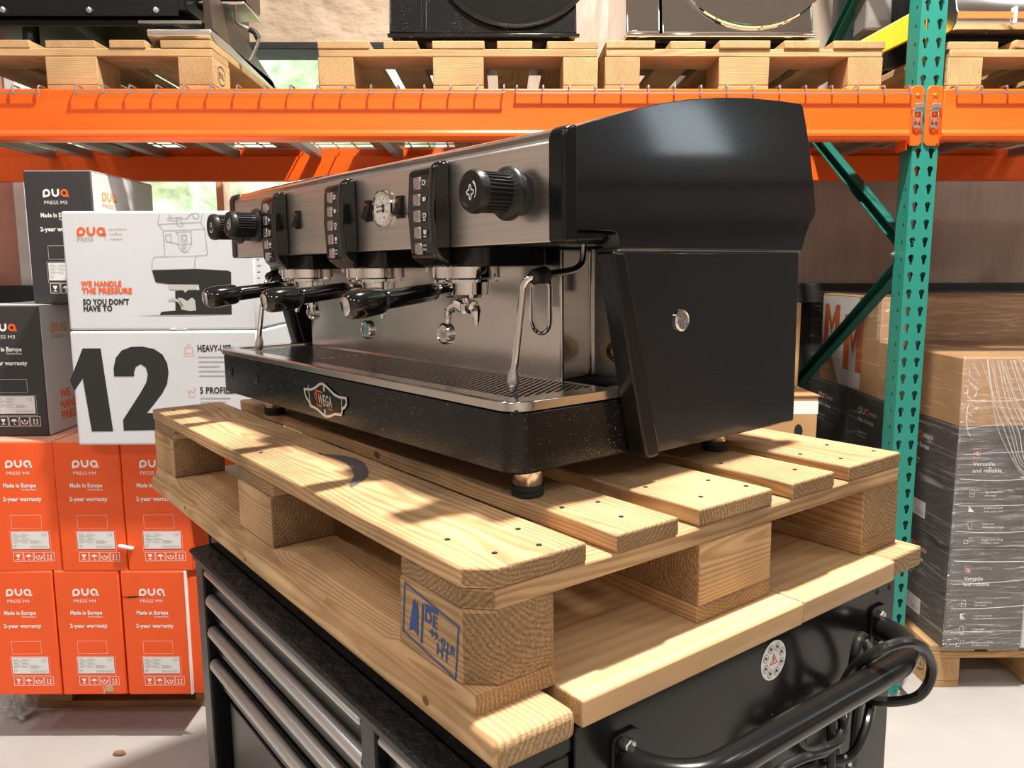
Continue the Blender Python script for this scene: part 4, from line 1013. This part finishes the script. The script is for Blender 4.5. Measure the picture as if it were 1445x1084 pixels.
# the two large white cartons
WW, WD, W1H, W2H = .494, .36, .3065, .3075
w1 = carton('white_box', 'large white box printed with a giant black number twelve', T((-1.137, 2.115, .8876)) @ RZ(-.6), WW, WD, W1H, M_WBOX, bev=.006)
def px12(u, v): return ((u - 112) / 260. * WW, W1H - (v - 466) / 168. * W1H)
g = G()
g.flat([px12(*p) for p in [(129, 491), (154, 491), (163, 613), (133, 613), (126, 535), (113, 553), (108, 538)]])
two = [(170, 532), (170, 520), (174, 505), (183, 494), (196, 489), (212, 488.5), (228, 492), (239, 500), (245, 513), (246, 527), (243, 543), (236, 556), (222, 574), (212, 586), (247, 586), (247, 611), (178, 612), (178, 596), (205, 556), (214, 541), (217, 529), (215, 519), (208, 514), (201, 518), (198, 526), (198, 532)]
g.flat([px12(*p) for p in two])
fprint(w1, g, M_BLACKI, 'printed_number')
g = G().text('HEAVY-USE', .335, .252, .017, .03, .088).text('5 PROFILES', .335, .140, .017, .03, .095)
fprint(w1, g, M_BLACKI, 'printed_heading')
g = G()
for k in range(5): g.rect(.335, .335 + .08 - .012 * (k % 3), .236 - .0125 * k, .2385 - .0125 * k)
for k in range(2): g.rect(.335, .335 + .08 - .012 * k, .126 - .0105 * k, .1285 - .0105 * k)
fprint(w1, g, M_GREYI, 'printed_lines')
g = G().frame(.302, .322, .248, .262, .0012).stroke([(.298, .247), (.302, .240), (.322, .240), (.326, .247)], .0012).stroke([(.304, .262), (.308, .270), (.318, .270)], .0012)
g.stroke([(.302, .150), (.306, .142), (.312, .148), (.318, .142), (.324, .150), (.318, .158)], .0014).arc(.313, .138, .008, 180, 360, .0012)
fprint(w1, g, simple('pale_orange_ink', (.75, .35, .2), .6), 'printed_icons')
w2 = carton('white_box', 'large white box printed with a drawing of a press machine and a slogan', T((-1.137, 2.118, 1.1958)) @ RZ(-.3), WW, WD, W2H, M_WBOX, bev=.006)
def q6(u, v):      # zoom crop pixel -> box front
    U = 80 + u / 6.0208; V = 290 + v / 6.0222
    xl = 85 + (V - 294) / 170 * 12; xr = 356 + (V - 300) / 160 * 5
    zt = 294 + (U - 85) / 271 * 5; zb = 464 - (U - 97) / 260 * 0
    return ((U - xl) / (xr - xl) * WW, (1 - (V - zt) / (zb - zt)) * W2H)
Q = lambda pts: [q6(*p) for p in pts]
g = G(); lw = .0014
for pts in ([(875, 65), (860, 140), (905, 205), (1258, 195), (1225, 140), (1240, 70)], [(860, 150), (1225, 138)], [(905, 205), (917, 418)], [(1258, 195), (1277, 405), (1265, 415), (1190, 418)],
            [(805, 530), (808, 450), (830, 422), (1190, 418), (1170, 440), (1168, 528)], [(805, 530), (1168, 528), (1440, 545)], [(925, 240), (970, 235), (972, 300), (930, 295), (925, 240)], [(930, 295), (1070, 322), (1150, 315)],
            [(1010, 218), (1140, 214), (1145, 310), (1130, 345), (1105, 385), (1065, 383), (1035, 335), (1020, 310)], [(1010, 218), (1035, 240), (1040, 300)], [(1060, 240), (1100, 240), (1105, 300), (1060, 300), (1060, 240)],
            [(955, 70), (980, 95), (1110, 110), (1130, 75)], [(975, 95), (975, 120), (1045, 122)], [(1020, 95), (1060, 95), (1060, 140), (1080, 150), (1065, 172), (1035, 165), (1020, 140), (1020, 95)], [(1110, 110), (1135, 75), (1160, 65)]):
    g.stroke(Q(pts), lw)
for cx, cy, r in ((1185, 85, .008), (1085, 265, .006), (1080, 335, .0045), (1080, 368, .0045), (955, 108, .0035)): c = q6(cx, cy); g.arc(c[0], c[1], r, 0, 360, lw, 14)
fprint(w2, g, M_GREYI, 'printed_outline')
g = G().flat(Q([(805, 535), (1180, 530), (1445, 545), (1475, 560), (1475, 915), (865, 918), (880, 890), (1000, 880), (1000, 712), (1205, 706), (1200, 660), (945, 655), (835, 638)]))
fprint(w2, g, M_BLACKI, 'printed_machine')
pale = simple('silver_ink', (.55, .54, .52), .5)
g = G().flat(Q([(945, 658), (1188, 662), (1180, 700), (1110, 705), (1085, 728), (1065, 705), (955, 700)])).stroke(Q([(945, 790), (975, 780), (1030, 800), (1060, 850)]), .007).flat(Q([(1020, 770), (1060, 775), (1100, 800), (1140, 770), (1165, 790), (1175, 880), (1120, 885), (1050, 870)]))
for k, (u, v) in enumerate([(1312, 752), (1312, 778), (1312, 802)]): c = q6(u, v); g.disc(c[0], c[1], .0022, 10)
fprint(w2, g, pale, 'printed_metal', .0009)
g = G(); a, b = q6(175, 235), q6(370, 160)
s_ = (b[1] - a[1]); logo(g, a[0], a[1], s_ * .94, s_ * .24)
a = q6(205, 668); g.text('WE HANDLE', a[0], a[1], (q6(205, 622)[1] - a[1]), .045, q6(548, 668)[0] - a[0]); a = q6(212, 728); g.text('THE PRESSURE', a[0], a[1], (q6(212, 682)[1] - a[1]), .045, q6(637, 728)[0] - a[0])
c = q6(1282, 765); g.flat([(c[0] - .004, c[1]), (c[0] + .003, c[1] - .003), (c[0] + .003, c[1] + .004)])
fprint(w2, g, M_ORI, 'printed_slogan', .0009)
g = G(); a = q6(220, 825); g.text('SO YOU DON\'T', a[0], a[1], (q6(220, 777)[1] - a[1]), .045, q6(610, 825)[0] - a[0]); a = q6(225, 881); g.text('HAVE TO', a[0], a[1], (q6(225, 833)[1] - a[1]), .045, q6(468, 881)[0] - a[0])
fprint(w2, g, M_BLACKI, 'printed_reply')
g = G(); a = q6(178, 282); g.text('PRESS', a[0], a[1], (q6(178, 246)[1] - a[1]), 0, q6(314, 282)[0] - a[0]); g.stroke([q6(408, 165), q6(414, 278)], .0008)
for k, wd_ in enumerate(('precision', 'coffee', 'tamper')): a = q6(448 + 3 * k, 193 + 41 * k); g.text(wd_, a[0], a[1], .0068, 0, (.045, .032, .034)[k])
fprint(w2, g, M_TANI, 'printed_words')
g = G().flat(Q([(670, 922), (900, 912), (1400, 918), (1100, 926)])); fprint(w2, g, simple('grey_halftone', (.50, .50, .52), .6), 'printed_base', .0005)
link('hand_notch', G().flat([(.262, .001), (.266, .006), (.276, .007), (.284, .004), (.294, .004), (.302, .007), (.308, .005), (.310, .001)]), M_WHITE, w2, (0, -.0008, 0), FRONT, smooth=False)
g = G().text('WE', .020, .26, .010, .02).text('HANDLE', .020, .245, .010, .02, .03)
link('side_slogan', g, M_ORI, w2, (WW + .001, 0, 0), RIGHT, smooth=False)
g = G()
for k in range(9): g.rect(.018, .05 - .006 * (k % 3), .215 - .016 * k, .218 - .016 * k)
link('side_lines', g, M_GREYI, w2, (WW + .001, 0, 0), RIGHT, smooth=False)

# ------------------------------------------------------------------ film wrapped stack at the right
pr_ = pallet('wooden_pallet', 'wooden pallet on the floor under the film wrapped grey boxes', T((2.182, 2.426, 0)) @ RZ(90), W_RACKP)
oval_stamp(pr_, (.065, .8008, .061), (PI / 2, 0, PI))
def grey(label, M, w, d, h):
    t = carton('grey_box', label, M, w, d, h, M_GBOX, 'grey boxes in the wrapped stack')
    X = lambda u: u / 110. * w; Z = lambda v: h * (1 - v / 165.)
    g = G().frame(X(21), X(27), Z(39), Z(29), .0001).text('Versatile', X(20), Z(51), .0125, .012, X(27)).text('and reliable', X(20), Z(60), .0125, .012, X(37))
    g.arc(X(24), Z(34), .0045, 0, 360, .0018, 14).rect(X(24.3), X(27), Z(37.2), Z(36))
    rows = [('Tap forward to', 'save steps'), ('A perfectly level', 'tamp, every time'), ('Clean and', 'understated design'), ('Handle up to 25 kg', 'of coffee / week')]
    for k, (a, b) in enumerate(rows):
        v = 88 + 22 * k; g.text(a, X(38), Z(v), .0062, .006).text(b, X(38), Z(v + 4.6), .0062, .006)
        c = X(22); zc = Z(v)
        if k == 0: g.stroke([(c - .007, zc - .012), (c - .007, zc + .006), (c, zc + .012), (c + .007, zc + .006), (c + .007, zc - .012)], .0012, True).arc(c, zc - .002, .003, 0, 360, .001)
        if k == 1: g.flat([(c - .008, zc - .009), (c + .010, zc - .009), (c - .008, zc + .011)])
        if k == 2: g.arc(c, zc + .005, .0075, -40, 220, .0012).stroke([(c - .006, zc - .001), (c - .003, zc - .014), (c + .005, zc - .014), (c + .006, zc - .001)], .0012)
        if k == 3: g.frame(c - .014, c - .003, zc - .010, zc + .002, .0012).frame(c + .001, c + .010, zc - .002, zc + .010, .0012)
    fprint(t, g, M_WHITE, 'printed_text')
    fprint(t, G().frame(X(20), X(28), Z(40), Z(28), .0016), M_ORI, 'printed_frame', .0008)
    g = G(); q = G(); logo(g, .10, h - .075, .026, .006, orange=q); g.text('PRESS', .195, h - .07, .012, .01, .055).text('Made in Europe', .10, h - .105, .016, .03, .13).text('2-year warranty', .10, h - .15, .008, .02, .08).text('The Netherlands', .10, h - .165, .007, .01, .07)
    link('side_text', g, M_WHITE, t, (-.0008, d, 0), LEFT, smooth=False); link('side_letter', q, M_ORI, t, (-.0008, d, 0), LEFT, smooth=False)
    sl_ = link('side_label', G().rect(.10, .235, .045, .10), M_LABEL, t, (-.0008, d, 0), LEFT, smooth=False)
    g = G()
    for k in range(5): g.rect(.11, .16 - .01 * (k % 2), .088 - .009 * k, .091 - .009 * k)
    for k in range(12): g.rect(.175 + .0045 * k, .177 + .0045 * k, .052, .068)
    link('label_print', g, M_GREYI, sl_, (0, 0, .0003), smooth=False)
    return t
GXL, GY = 1.402, 2.392
gb = grey('grey press box at the front corner of the wrapped stack, resting on the pallet', T((GXL + .006, GY, .1455)), .243, .395, .336)
gb2 = grey('grey press box at the front corner, second from the pallet, under the brown carton', T((GXL, GY, .4825)), .272, .395, .384)
for k, yy in ((1, 2.79), (2, 3.19)):
    dup(gb, T((GXL + .006, yy, .1455)), ('grey press box on the pallet, second from the front on the left side', 'grey press box on the pallet, at the far end of the left side')[k - 1])
    dup(gb2, T((GXL, yy, .4825)), ('upper grey press box under the lettered carton, nearer the teal post', 'upper grey press box at the far end of the left side, behind the brown cartons')[k - 1])
carton('white_box', 'white box at the right frame edge beside the lower grey box', T((1.655, 2.40, .1455)), .24, .39, .336, M_WBOX)
carton('grey_box', 'plain grey box at the right frame edge above the white box', T((1.680, 2.397, .4825)), .26, .39, .384, M_GBOX)
carton('brown_carton', 'brown cardboard carton under creased film on top of the grey boxes', T((GXL + .002, GY + .01, .8675)), .72, .55, .2145, M_CARD)
mm = carton('brown_carton', 'large brown carton marked with big red letters at the back of the wrapped stack', T((GXL + .01, 2.965, .8675)), .78, .55, .378, M_CARD)
red = simple('faded_red_ink', (.60, .13, .02), .7)
link('white_patch', G().flat([(0.005, .37), (.36, .372), (.40, .30), (.40, .01), (.20, .008), (.10, .14), (.005, .20)]), M_LABEL, mm, (-.0006, .55, 0), LEFT, smooth=False)
def letter_m(g, x, y, w, h, s): g.flat([(x, y), (x + s, y), (x + s, y + h * .62), (x + w * .5, y + h * .28), (x + w - s, y + h * .62), (x + w - s, y), (x + w, y), (x + w, y + h), (x + w - s * .9, y + h), (x + w * .5, y + h * .55), (x + s * .9, y + h), (x, y + h)])
g = G(); letter_m(g, .03, .165, .155, .17, .045); letter_m(g, .235, .075, .175, .225, .055)
link('printed_letters', g, red, mm, (-.0012, .55, 0), LEFT, smooth=False)
# film shell
def film_shell():
    from mathutils import noise
    g = G()
    def patch(o, u, v, nu, nv, nrm, amp):
        o, u, v, nrm = map(Vector, (o, u, v, nrm)); vs = []; fs = []
        for j in range(nv + 1):
            for i in range(nu + 1):
                p = o + u * (i / nu) + v * (j / nv)
                d = noise.noise(p * 5) * .6 + noise.noise(Vector((p.x * 9 + p.z * 6, p.y * 9 - p.z * 5, p.z * 30))) * .5
                e = min(1, i, nu - i, j, nv - j); vs.append(p + nrm * (amp * abs(d) * e))
        for j in range(nv):
            for i in range(nu): a = j * (nu + 1) + i; fs.append((a, a + 1, a + nu + 2, a + nu + 1))
        g.add(vs, fs)
    xl, xr, yf, ym, yb, z0, z1, z2 = 1.394, 2.20, 2.384, 2.958, 3.60, .150, 1.088, 1.252
    patch((xl, yf, z0), (xr - xl, 0, 0), (0, 0, z1 - z0), 50, 60, (0, -1, 0), .012)
    patch((xl, yb, z0), (0, yf - yb, 0), (0, 0, z1 - z0), 70, 60, (-1, 0, 0), .010)
    patch((xl, yf, z1), (xr - xl, 0, 0), (0, ym - yf, 0), 50, 30, (0, 0, 1), .010)
    patch((xl, ym, z1), (xr - xl, 0, 0), (0, 0, z2 - z1), 50, 12, (0, -1, 0), .008)
    patch((xl, ym, z2), (xr - xl, 0, 0), (0, yb - ym, 0), 50, 30, (0, 0, 1), .010)
    patch((xl, yb, z1), (0, ym - yb, 0), (0, 0, z2 - z1), 40, 12, (-1, 0, 0), .008)
    return g
fm = link('stretch_film', film_shell(), M_FILM, ang=80)
tag(fm, 'clear stretch film wrapped around the boxes on the right pallet', 'film')
g = G(); rf = random.Random(5)
def W(x, z): return (x + .004 * rf.uniform(-1, 1), 2.384 - .016 - .01 * rf.random(), z)
for k in range(12):          # gathered strands sweeping down over the front
    t = k / 11; x0 = 1.44 + .10 * t; pts = [W(x0 + .012 * rf.random(), 1.08), W(x0 + .03 + .03 * t, .95 + .02 * rf.random()), W(x0 + .07 + .06 * t, .86), W(1.56 + .08 * t, .76 + .05 * t), W(1.60 + .09 * t, .71 + .06 * t + .01 * rf.random())]
    g.tube(pts, .0007 + .0009 * rf.random(), 5, 6)
for k in range(9):
    z = .72 + .012 * k; g.tube([W(1.585 + .004 * k, z), W(1.62, .705 + .010 * k + .01 * rf.random()), W(1.68, .70 + .014 * k)], .0010 + .001 * rf.random(), 5, 5)
for k in range(10):          # straight creases
    z = .20 + .083 * k + .02 * rf.random(); g.tube([W(1.40, z), W(1.55, z - .01 + .03 * rf.random()), W(1.80, z + .03 * rf.random())], .0006 + .0006 * rf.random(), 5, 4)
for k in range(9):
    x = 1.43 + .05 * k; g.tube([W(x, 1.078), W(x + .06, .96), W(x + .11, .872)], .0006 + .0005 * rf.random(), 5, 3)
for k in range(6): z = .90 + .03 * k; g.tube([W(1.47, z + .01), W(1.6, z - .004), W(1.8, z - .02)], .0006, 5, 3)
for k in range(10): g.tube([W(1.405 + .004 * rf.random(), 1.07 - .02 * k), W(1.40 + .03 * rf.random(), 1.055 - .022 * k), W(1.415 + .02 * rf.random(), 1.03 - .02 * k)], .0012, 5, 3)
link('film_creases', g, M_FILMW, fm, kind='stuff')
# brown cartons behind the machine
c1 = carton('brown_carton', 'brown cardboard box with a band of white tape, behind the espresso machine', T((.62, 2.60, .612)), .425, .50, .322, M_CARD)
link('tape_band', G().box(-.0008, .4258, -.0008, .02, .262, .306), M_TAPE, c1, bev=.0004)
link('lid_flap', G().box(-.002, .428, -.004, .25, .322, .327), M_CARD, c1, bev=.001)
link('hand_hole', G().flat([(.362 + .016 * math.cos(a) * (1 if math.cos(a) > 0 else .8), .205 + .024 * math.sin(a)) for a in [2 * PI * k / 14 for k in range(14)]]), M_DARK, c1, (0, -.0006, 0), FRONT, smooth=False)
link('hand_hole', G().flat([(.300 + .014 * math.cos(a), .190 + .012 * math.sin(a)) for a in [2 * PI * k / 14 for k in range(14)]]), M_DARK, c1, (0, -.0006, 0), FRONT, smooth=False)
carton('brown_carton', 'tall brown carton on the floor behind the trolley', T((.60, 2.595, 0)), .44, .52, .610, M_CARD)
carton('brown_carton', 'upright brown carton standing on the taped box behind the espresso machine', T((.66, 2.76, .9405)), .375, .28, .296, M_CARD)
# scraps on the floor
g = G(); rf = random.Random(3)
for k in range(9): g.tube([(rf.uniform(-.03, .03), rf.uniform(-.03, .03), .004 + .01 * rf.random()), (rf.uniform(-.05, .05), rf.uniform(-.05, .02), .03 + .05 * rf.random()), (rf.uniform(-.03, .05), rf.uniform(-.04, .03), .07 + .07 * rf.random())], [.012, .016, .005], 6, 4)
tag(link('film_scrap', g, M_FILM, None, (-1.47, 2.29, 0), ang=80), 'crumpled scrap of clear film on the floor by the old pallet', 'film scrap')
tag(link('wood_chip', G().lathe([(.004, 0), (.012, .004), (.010, .010), (.003, .013)], 7), simple('chip_brown', (.30, .17, .10), .8), None, (-1.083, 2.10, 0)), 'small brown wood chip lying on the concrete floor', 'wood chip').scale = (1.6, .8, 1)

# unseen boxes added right of the camera to darken reflections and block fill light
a0 = None
for x, y, z, w, d, h, m in ((2.9, -1.75, 0, .8, .85, .55, M_GBOX), (2.9, -.85, 0, .8, .85, .55, M_CARD), (2.9, .05, 0, .8, .85, .55, M_BBOX), (2.95, -1.7, .552, .75, .8, .5, M_CARD), (2.95, -.8, .552, .75, .8, .62, M_BBOX), (2.95, .1, .552, .75, .75, .5, M_CARD)):
    carton('stacked_box', 'large box in the stack across the aisle on the right, beyond the frame', T((x, y, z)), w, d, h, m, 'boxes across the aisle')
# ------------------------------------------------------------------ loads on the shelf
ZP = ZD + .0003
p1 = pallet('wooden_pallet', 'wooden shelf pallet at the left carrying a black machine with a long steel tray', T((-.818, 2.392, ZP)) @ RZ(90.3), W_RACKP)
p2_ = pallet('wooden_pallet', 'wooden shelf pallet in the middle carrying the gloss black machine', T((.278, 2.394, ZP)) @ RZ(89.8), W_RACKP)
p3_ = pallet('wooden_pallet', 'wooden shelf pallet carrying the mirror chrome machine, left of the teal post', T((1.098, 2.394, ZP)) @ RZ(90.2), W_RACKP)
p4_ = pallet('wooden_pallet', 'wooden shelf pallet right of the teal post, with a crooked deck board', T((2.088, 2.394, ZP)) @ RZ(90), W_RACKP, tilt={3: .10})
oval_stamp(p1, (.065, -.0008, .061), FRONT); oval_stamp(p3_, (.065, .8008, .061), (PI / 2, 0, PI))
ZT = ZP + .1445
# rear of a big machine with a leaning back panel and an arched recess
def rear_machine(label, M, mat, mat2):
    t = thing('espresso_machine', label, 'espresso machine', M)
    w = .555
    prof = [(.0, .040), (-.012, .046), (-.010, .055), (.055, .40), (.44, .40), (.46, .040)]
    link('body', G().prism(prof, 'x', .105, w), mat, t, bev=.006, seg=3)
    link('corner_panel', G().prism([(.004, .044), (-.006, .050), (-.004, .06), (.06, .40), (.43, .40), (.45, .044)], 'x', 0, .100), mat, t, bev=.012, seg=4)
    link('bottom_edge', G().box(-.004, w + .008, -.018, .0, .0355, .0445), mat, t, bev=.002)
    pts = []
    for k in range(25):
        a = math.radians(200 + 140 * k / 24); x = .375 + .235 * math.cos(a); z = .28 + .215 * math.sin(a); y = -.010 + (z - .075) * .2 - .003
        pts.append((x, y, z))
    link('arched_rib', G().tube(pts, .0065, 8), mat, t)
    rv = G(); m = 24; vs = [(.375, -.004 + .2 * .225, .280)]
    for p in pts: vs.append((p[0], p[1] + .001, p[2]))
    link('recess_panel', G().add([(x, y - .0035, z) for x, y, z in vs], [(0, i, i + 1) for i in range(1, 25)]), mat2, t)
    link('underside', G().box(.03, w - .02, 0.02, .43, .028, .042), M_BLACKP, t)
    for x, y in ((.06, .05), (w - .06, .05), (.06, .40), (w - .06, .40)): link('foot', G().lathe([(.018, .0), (.021, .004), (.021, .010), (.017, .012), (.017, .03)], 18), M_STEEL2, t, (x, y, 0))
    return t
rear_machine('gloss black espresso machine seen from behind on the middle shelf pallet', T((-.330, 2.50, ZT)), M_BLACKG, M_HANDLE)
rear_machine('mirror chrome espresso machine seen from behind on the shelf', T((.374, 2.50, ZT)), M_CHROME, M_CHROME)
# machine with the long steel tray (left)
t = thing('espresso_machine', 'black espresso machine with exposed bolts and a steel drip tray at the upper left', 'espresso machine', T((0, 0, ZT)))
link('body', G().box(-1.62, -.905, 2.44, 3.05, .095, .62), M_BLACKP, t, bev=.006)
link('base_frame', G().box(-1.60, -.92, 2.455, 3.04, .055, .075).box(-1.56, -1.0, 2.47, 3.0, .075, .095), M_BLACKP, t, bev=.003)
link('lower_plate', G().box(-1.60, -.925, 2.436, 2.44, .078, .16), M_BLACKP, t, bev=.001)
for x in (-1.42, -1.175, -.985): link('bolt', G().lathe([(.008, 0), (.008, .008), (.004, .009), (.004, .016)], 10, T((x, 2.436, .092)) @ Matrix.Rotation(PI / 2, 4, 'X')), M_BOLT, t)
for x, y in ((-1.385, 2.50), (-.965, 2.50), (-1.385, 2.98), (-.965, 2.98)): link('foot', G().lathe([(.022, 0), (.026, .004), (.022, .02), (.022, .06)], 16), M_BLACKP, t, (x, y, 0))
link('drip_tray', G().prism([(2.425, .016), (2.418, .022), (2.418, .038), (3.06, .038), (3.06, .004), (2.45, .004)], 'x', -1.012, -.828), M_STEEL, t, bev=.004)
gm = G()
for k in range(18): x = -1.020 + .0095 * k; gm.box(x, x + .004, 2.40, 2.68, .048, .052)
gm.box(-1.024, -.846, 2.396, 2.402, .046, .054).box(-1.024, -.846, 2.678, 2.684, .046, .054).box(-1.024, -.846, 2.53, 2.536, .045, .049)
link('tray_grid', gm, M_STEEL2, t, smooth=False)
link('grid_support', G().box(-1.0, -.86, 2.45, 2.465, .038, .048).box(-1.0, -.86, 2.64, 2.655, .038, .048), M_BLACKP, t)
link('side_skirt', G().prism([(2.43, .040), (2.42, .150), (2.50, .148), (3.10, .020), (3.10, .006)], 'x', -.850, -.828), simple('bronze_sheet', (.10, .075, .06), .35, .6), t, bev=.002)
link('group_housing', G().prism([(-.91, .62), (-.91, .20), (-.80, .17), (-.735, .20), (-.735, .62)][::-1] and [(2.53, .16), (2.55, .145), (2.68, .145), (2.70, .16), (2.70, .62), (2.53, .62)], 'x', -.91, -.763), M_BLACKP, t, bev=.006)
link('housing_edge', G().box(-.90, -.763, 2.527, 2.703, .138, .148), M_STEEL2, t, bev=.003)
link('head', G().prism([(2.44, .40), (2.44, .62), (3.04, .62), (3.04, .40)], 'x', -.91, -.775), M_BLACKP, t)
wv = link('steam_wand', G().tube([(-.811, 2.60, .16), (-.812, 2.60, .118), (-.803, 2.60, .103), (-.772, 2.60, .088), (-.756, 2.60, .079), (-.746, 2.60, .062), (-.755, 2.60, .034), (-.774, 2.60, -.004)], .0058, 10, 5), M_STEEL, t)
link('rubber_grip', G().tube([(-.772, 2.60, .088), (-.756, 2.60, .079), (-.747, 2.60, .060)], .0088, 10, 4), M_RUBBER, wv)
# dark machines at the back, the yellow guard beside the post
t = thing('espresso_machine', 'tall dark machine behind the chrome one, left of the teal post', 'espresso machine', T((0, 0, ZT)))
link('body', G().prism([(3.02, .03), (3.00, .12), (3.06, .60), (3.34, .60), (3.34, .03)], 'x', .70, 1.08), M_BLACKP, t, bev=.008)
link('side_pipe', G().tube([(1.0, 2.90, .45), (1.0, 2.90, .24), (1.02, 2.90, .19), (1.01, 2.90, .12), (1.01, 3.01, .10)], .010, 10, 5), M_STEEL2, t)
for x in (.76, 1.02):
    for y in (3.08, 3.28): link('foot', G().lathe([(.02, 0), (.02, .04)], 14), M_STEEL2, t, (x, y, 0))
t = thing('espresso_machine', 'dark machine with a grey steel column, half hidden behind the teal post', 'espresso machine', T((0, 0, ZT)))
link('body', G().prism([(2.86, .03), (2.84, .12), (2.90, .60), (3.34, .60), (3.34, .03)], 'x', 1.315, 1.95), M_BLACKP, t, bev=.008)
link('side_column', G().prism([(2.84, .157), (2.84, .60), (2.93, .60), (2.94, .150)], 'x', 1.235, 1.325), M_GREYBOX, t, bev=.008)
for x in (1.40, 1.88):
    for y in (2.92, 3.28): link('foot', G().lathe([(.02, 0), (.02, .04)], 14), M_STEEL2, t, (x, y, 0))
yp = [(1.12, 1.8525), (1.12, 2.055), (1.268, 2.135), (1.332, 2.172), (1.37, 2.201), (1.389, 2.239), (1.40, 2.34), (1.44, 2.34), (1.429, 2.239), (1.421, 2.168), (1.398, 2.118), (1.356, 2.089), (1.273, 2.055), (1.165, 2.005), (1.165, 1.8525)]
yg = link('curved_guard', G().prism_xz(yp, 2.61, 2.645), M_YELLOW, None, bev=.004)
tag(yg, 'curved yellow metal guard standing on the shelf behind the teal post', 'guard')
# machine right of the post
t = thing('espresso_machine', 'steel bodied coffee machine on the shelf right of the teal post', 'espresso machine', T((0, 0, ZT)))
link('base', G().box(1.292, 2.02, 2.47, 2.57, .012, .030), M_DARK, t, bev=.003)
link('steel_front', G().prism([(2.47, .030), (2.415, .036), (2.395, .052), (2.39, .078), (2.40, .090), (2.41, .125), (2.44, .30), (2.57, .30), (2.57, .030)], 'x', 1.302, 2.03), M_STEEL2, t, bev=.003)
link('trim_strip', G().box(1.303, 2.028, 2.3875, 2.391, .060, .078), simple('orange_trim', (.80, .22, .06), .35), t)  # reflection of the orange beam in the steel, painted as a strip
link('cable_tie', G().box(1.462, 1.471, 2.383, 2.41, .046, .092), M_WHITE, t, bev=.002)
for x, y in ((1.335, 2.49), (1.44, 2.49), (1.97, 2.49), (1.335, 2.55), (1.97, 2.55)): link('foot', G().lathe([(.011, 0), (.013, .003), (.012, .014)], 16), M_STEEL2, t, (x, y, 0))
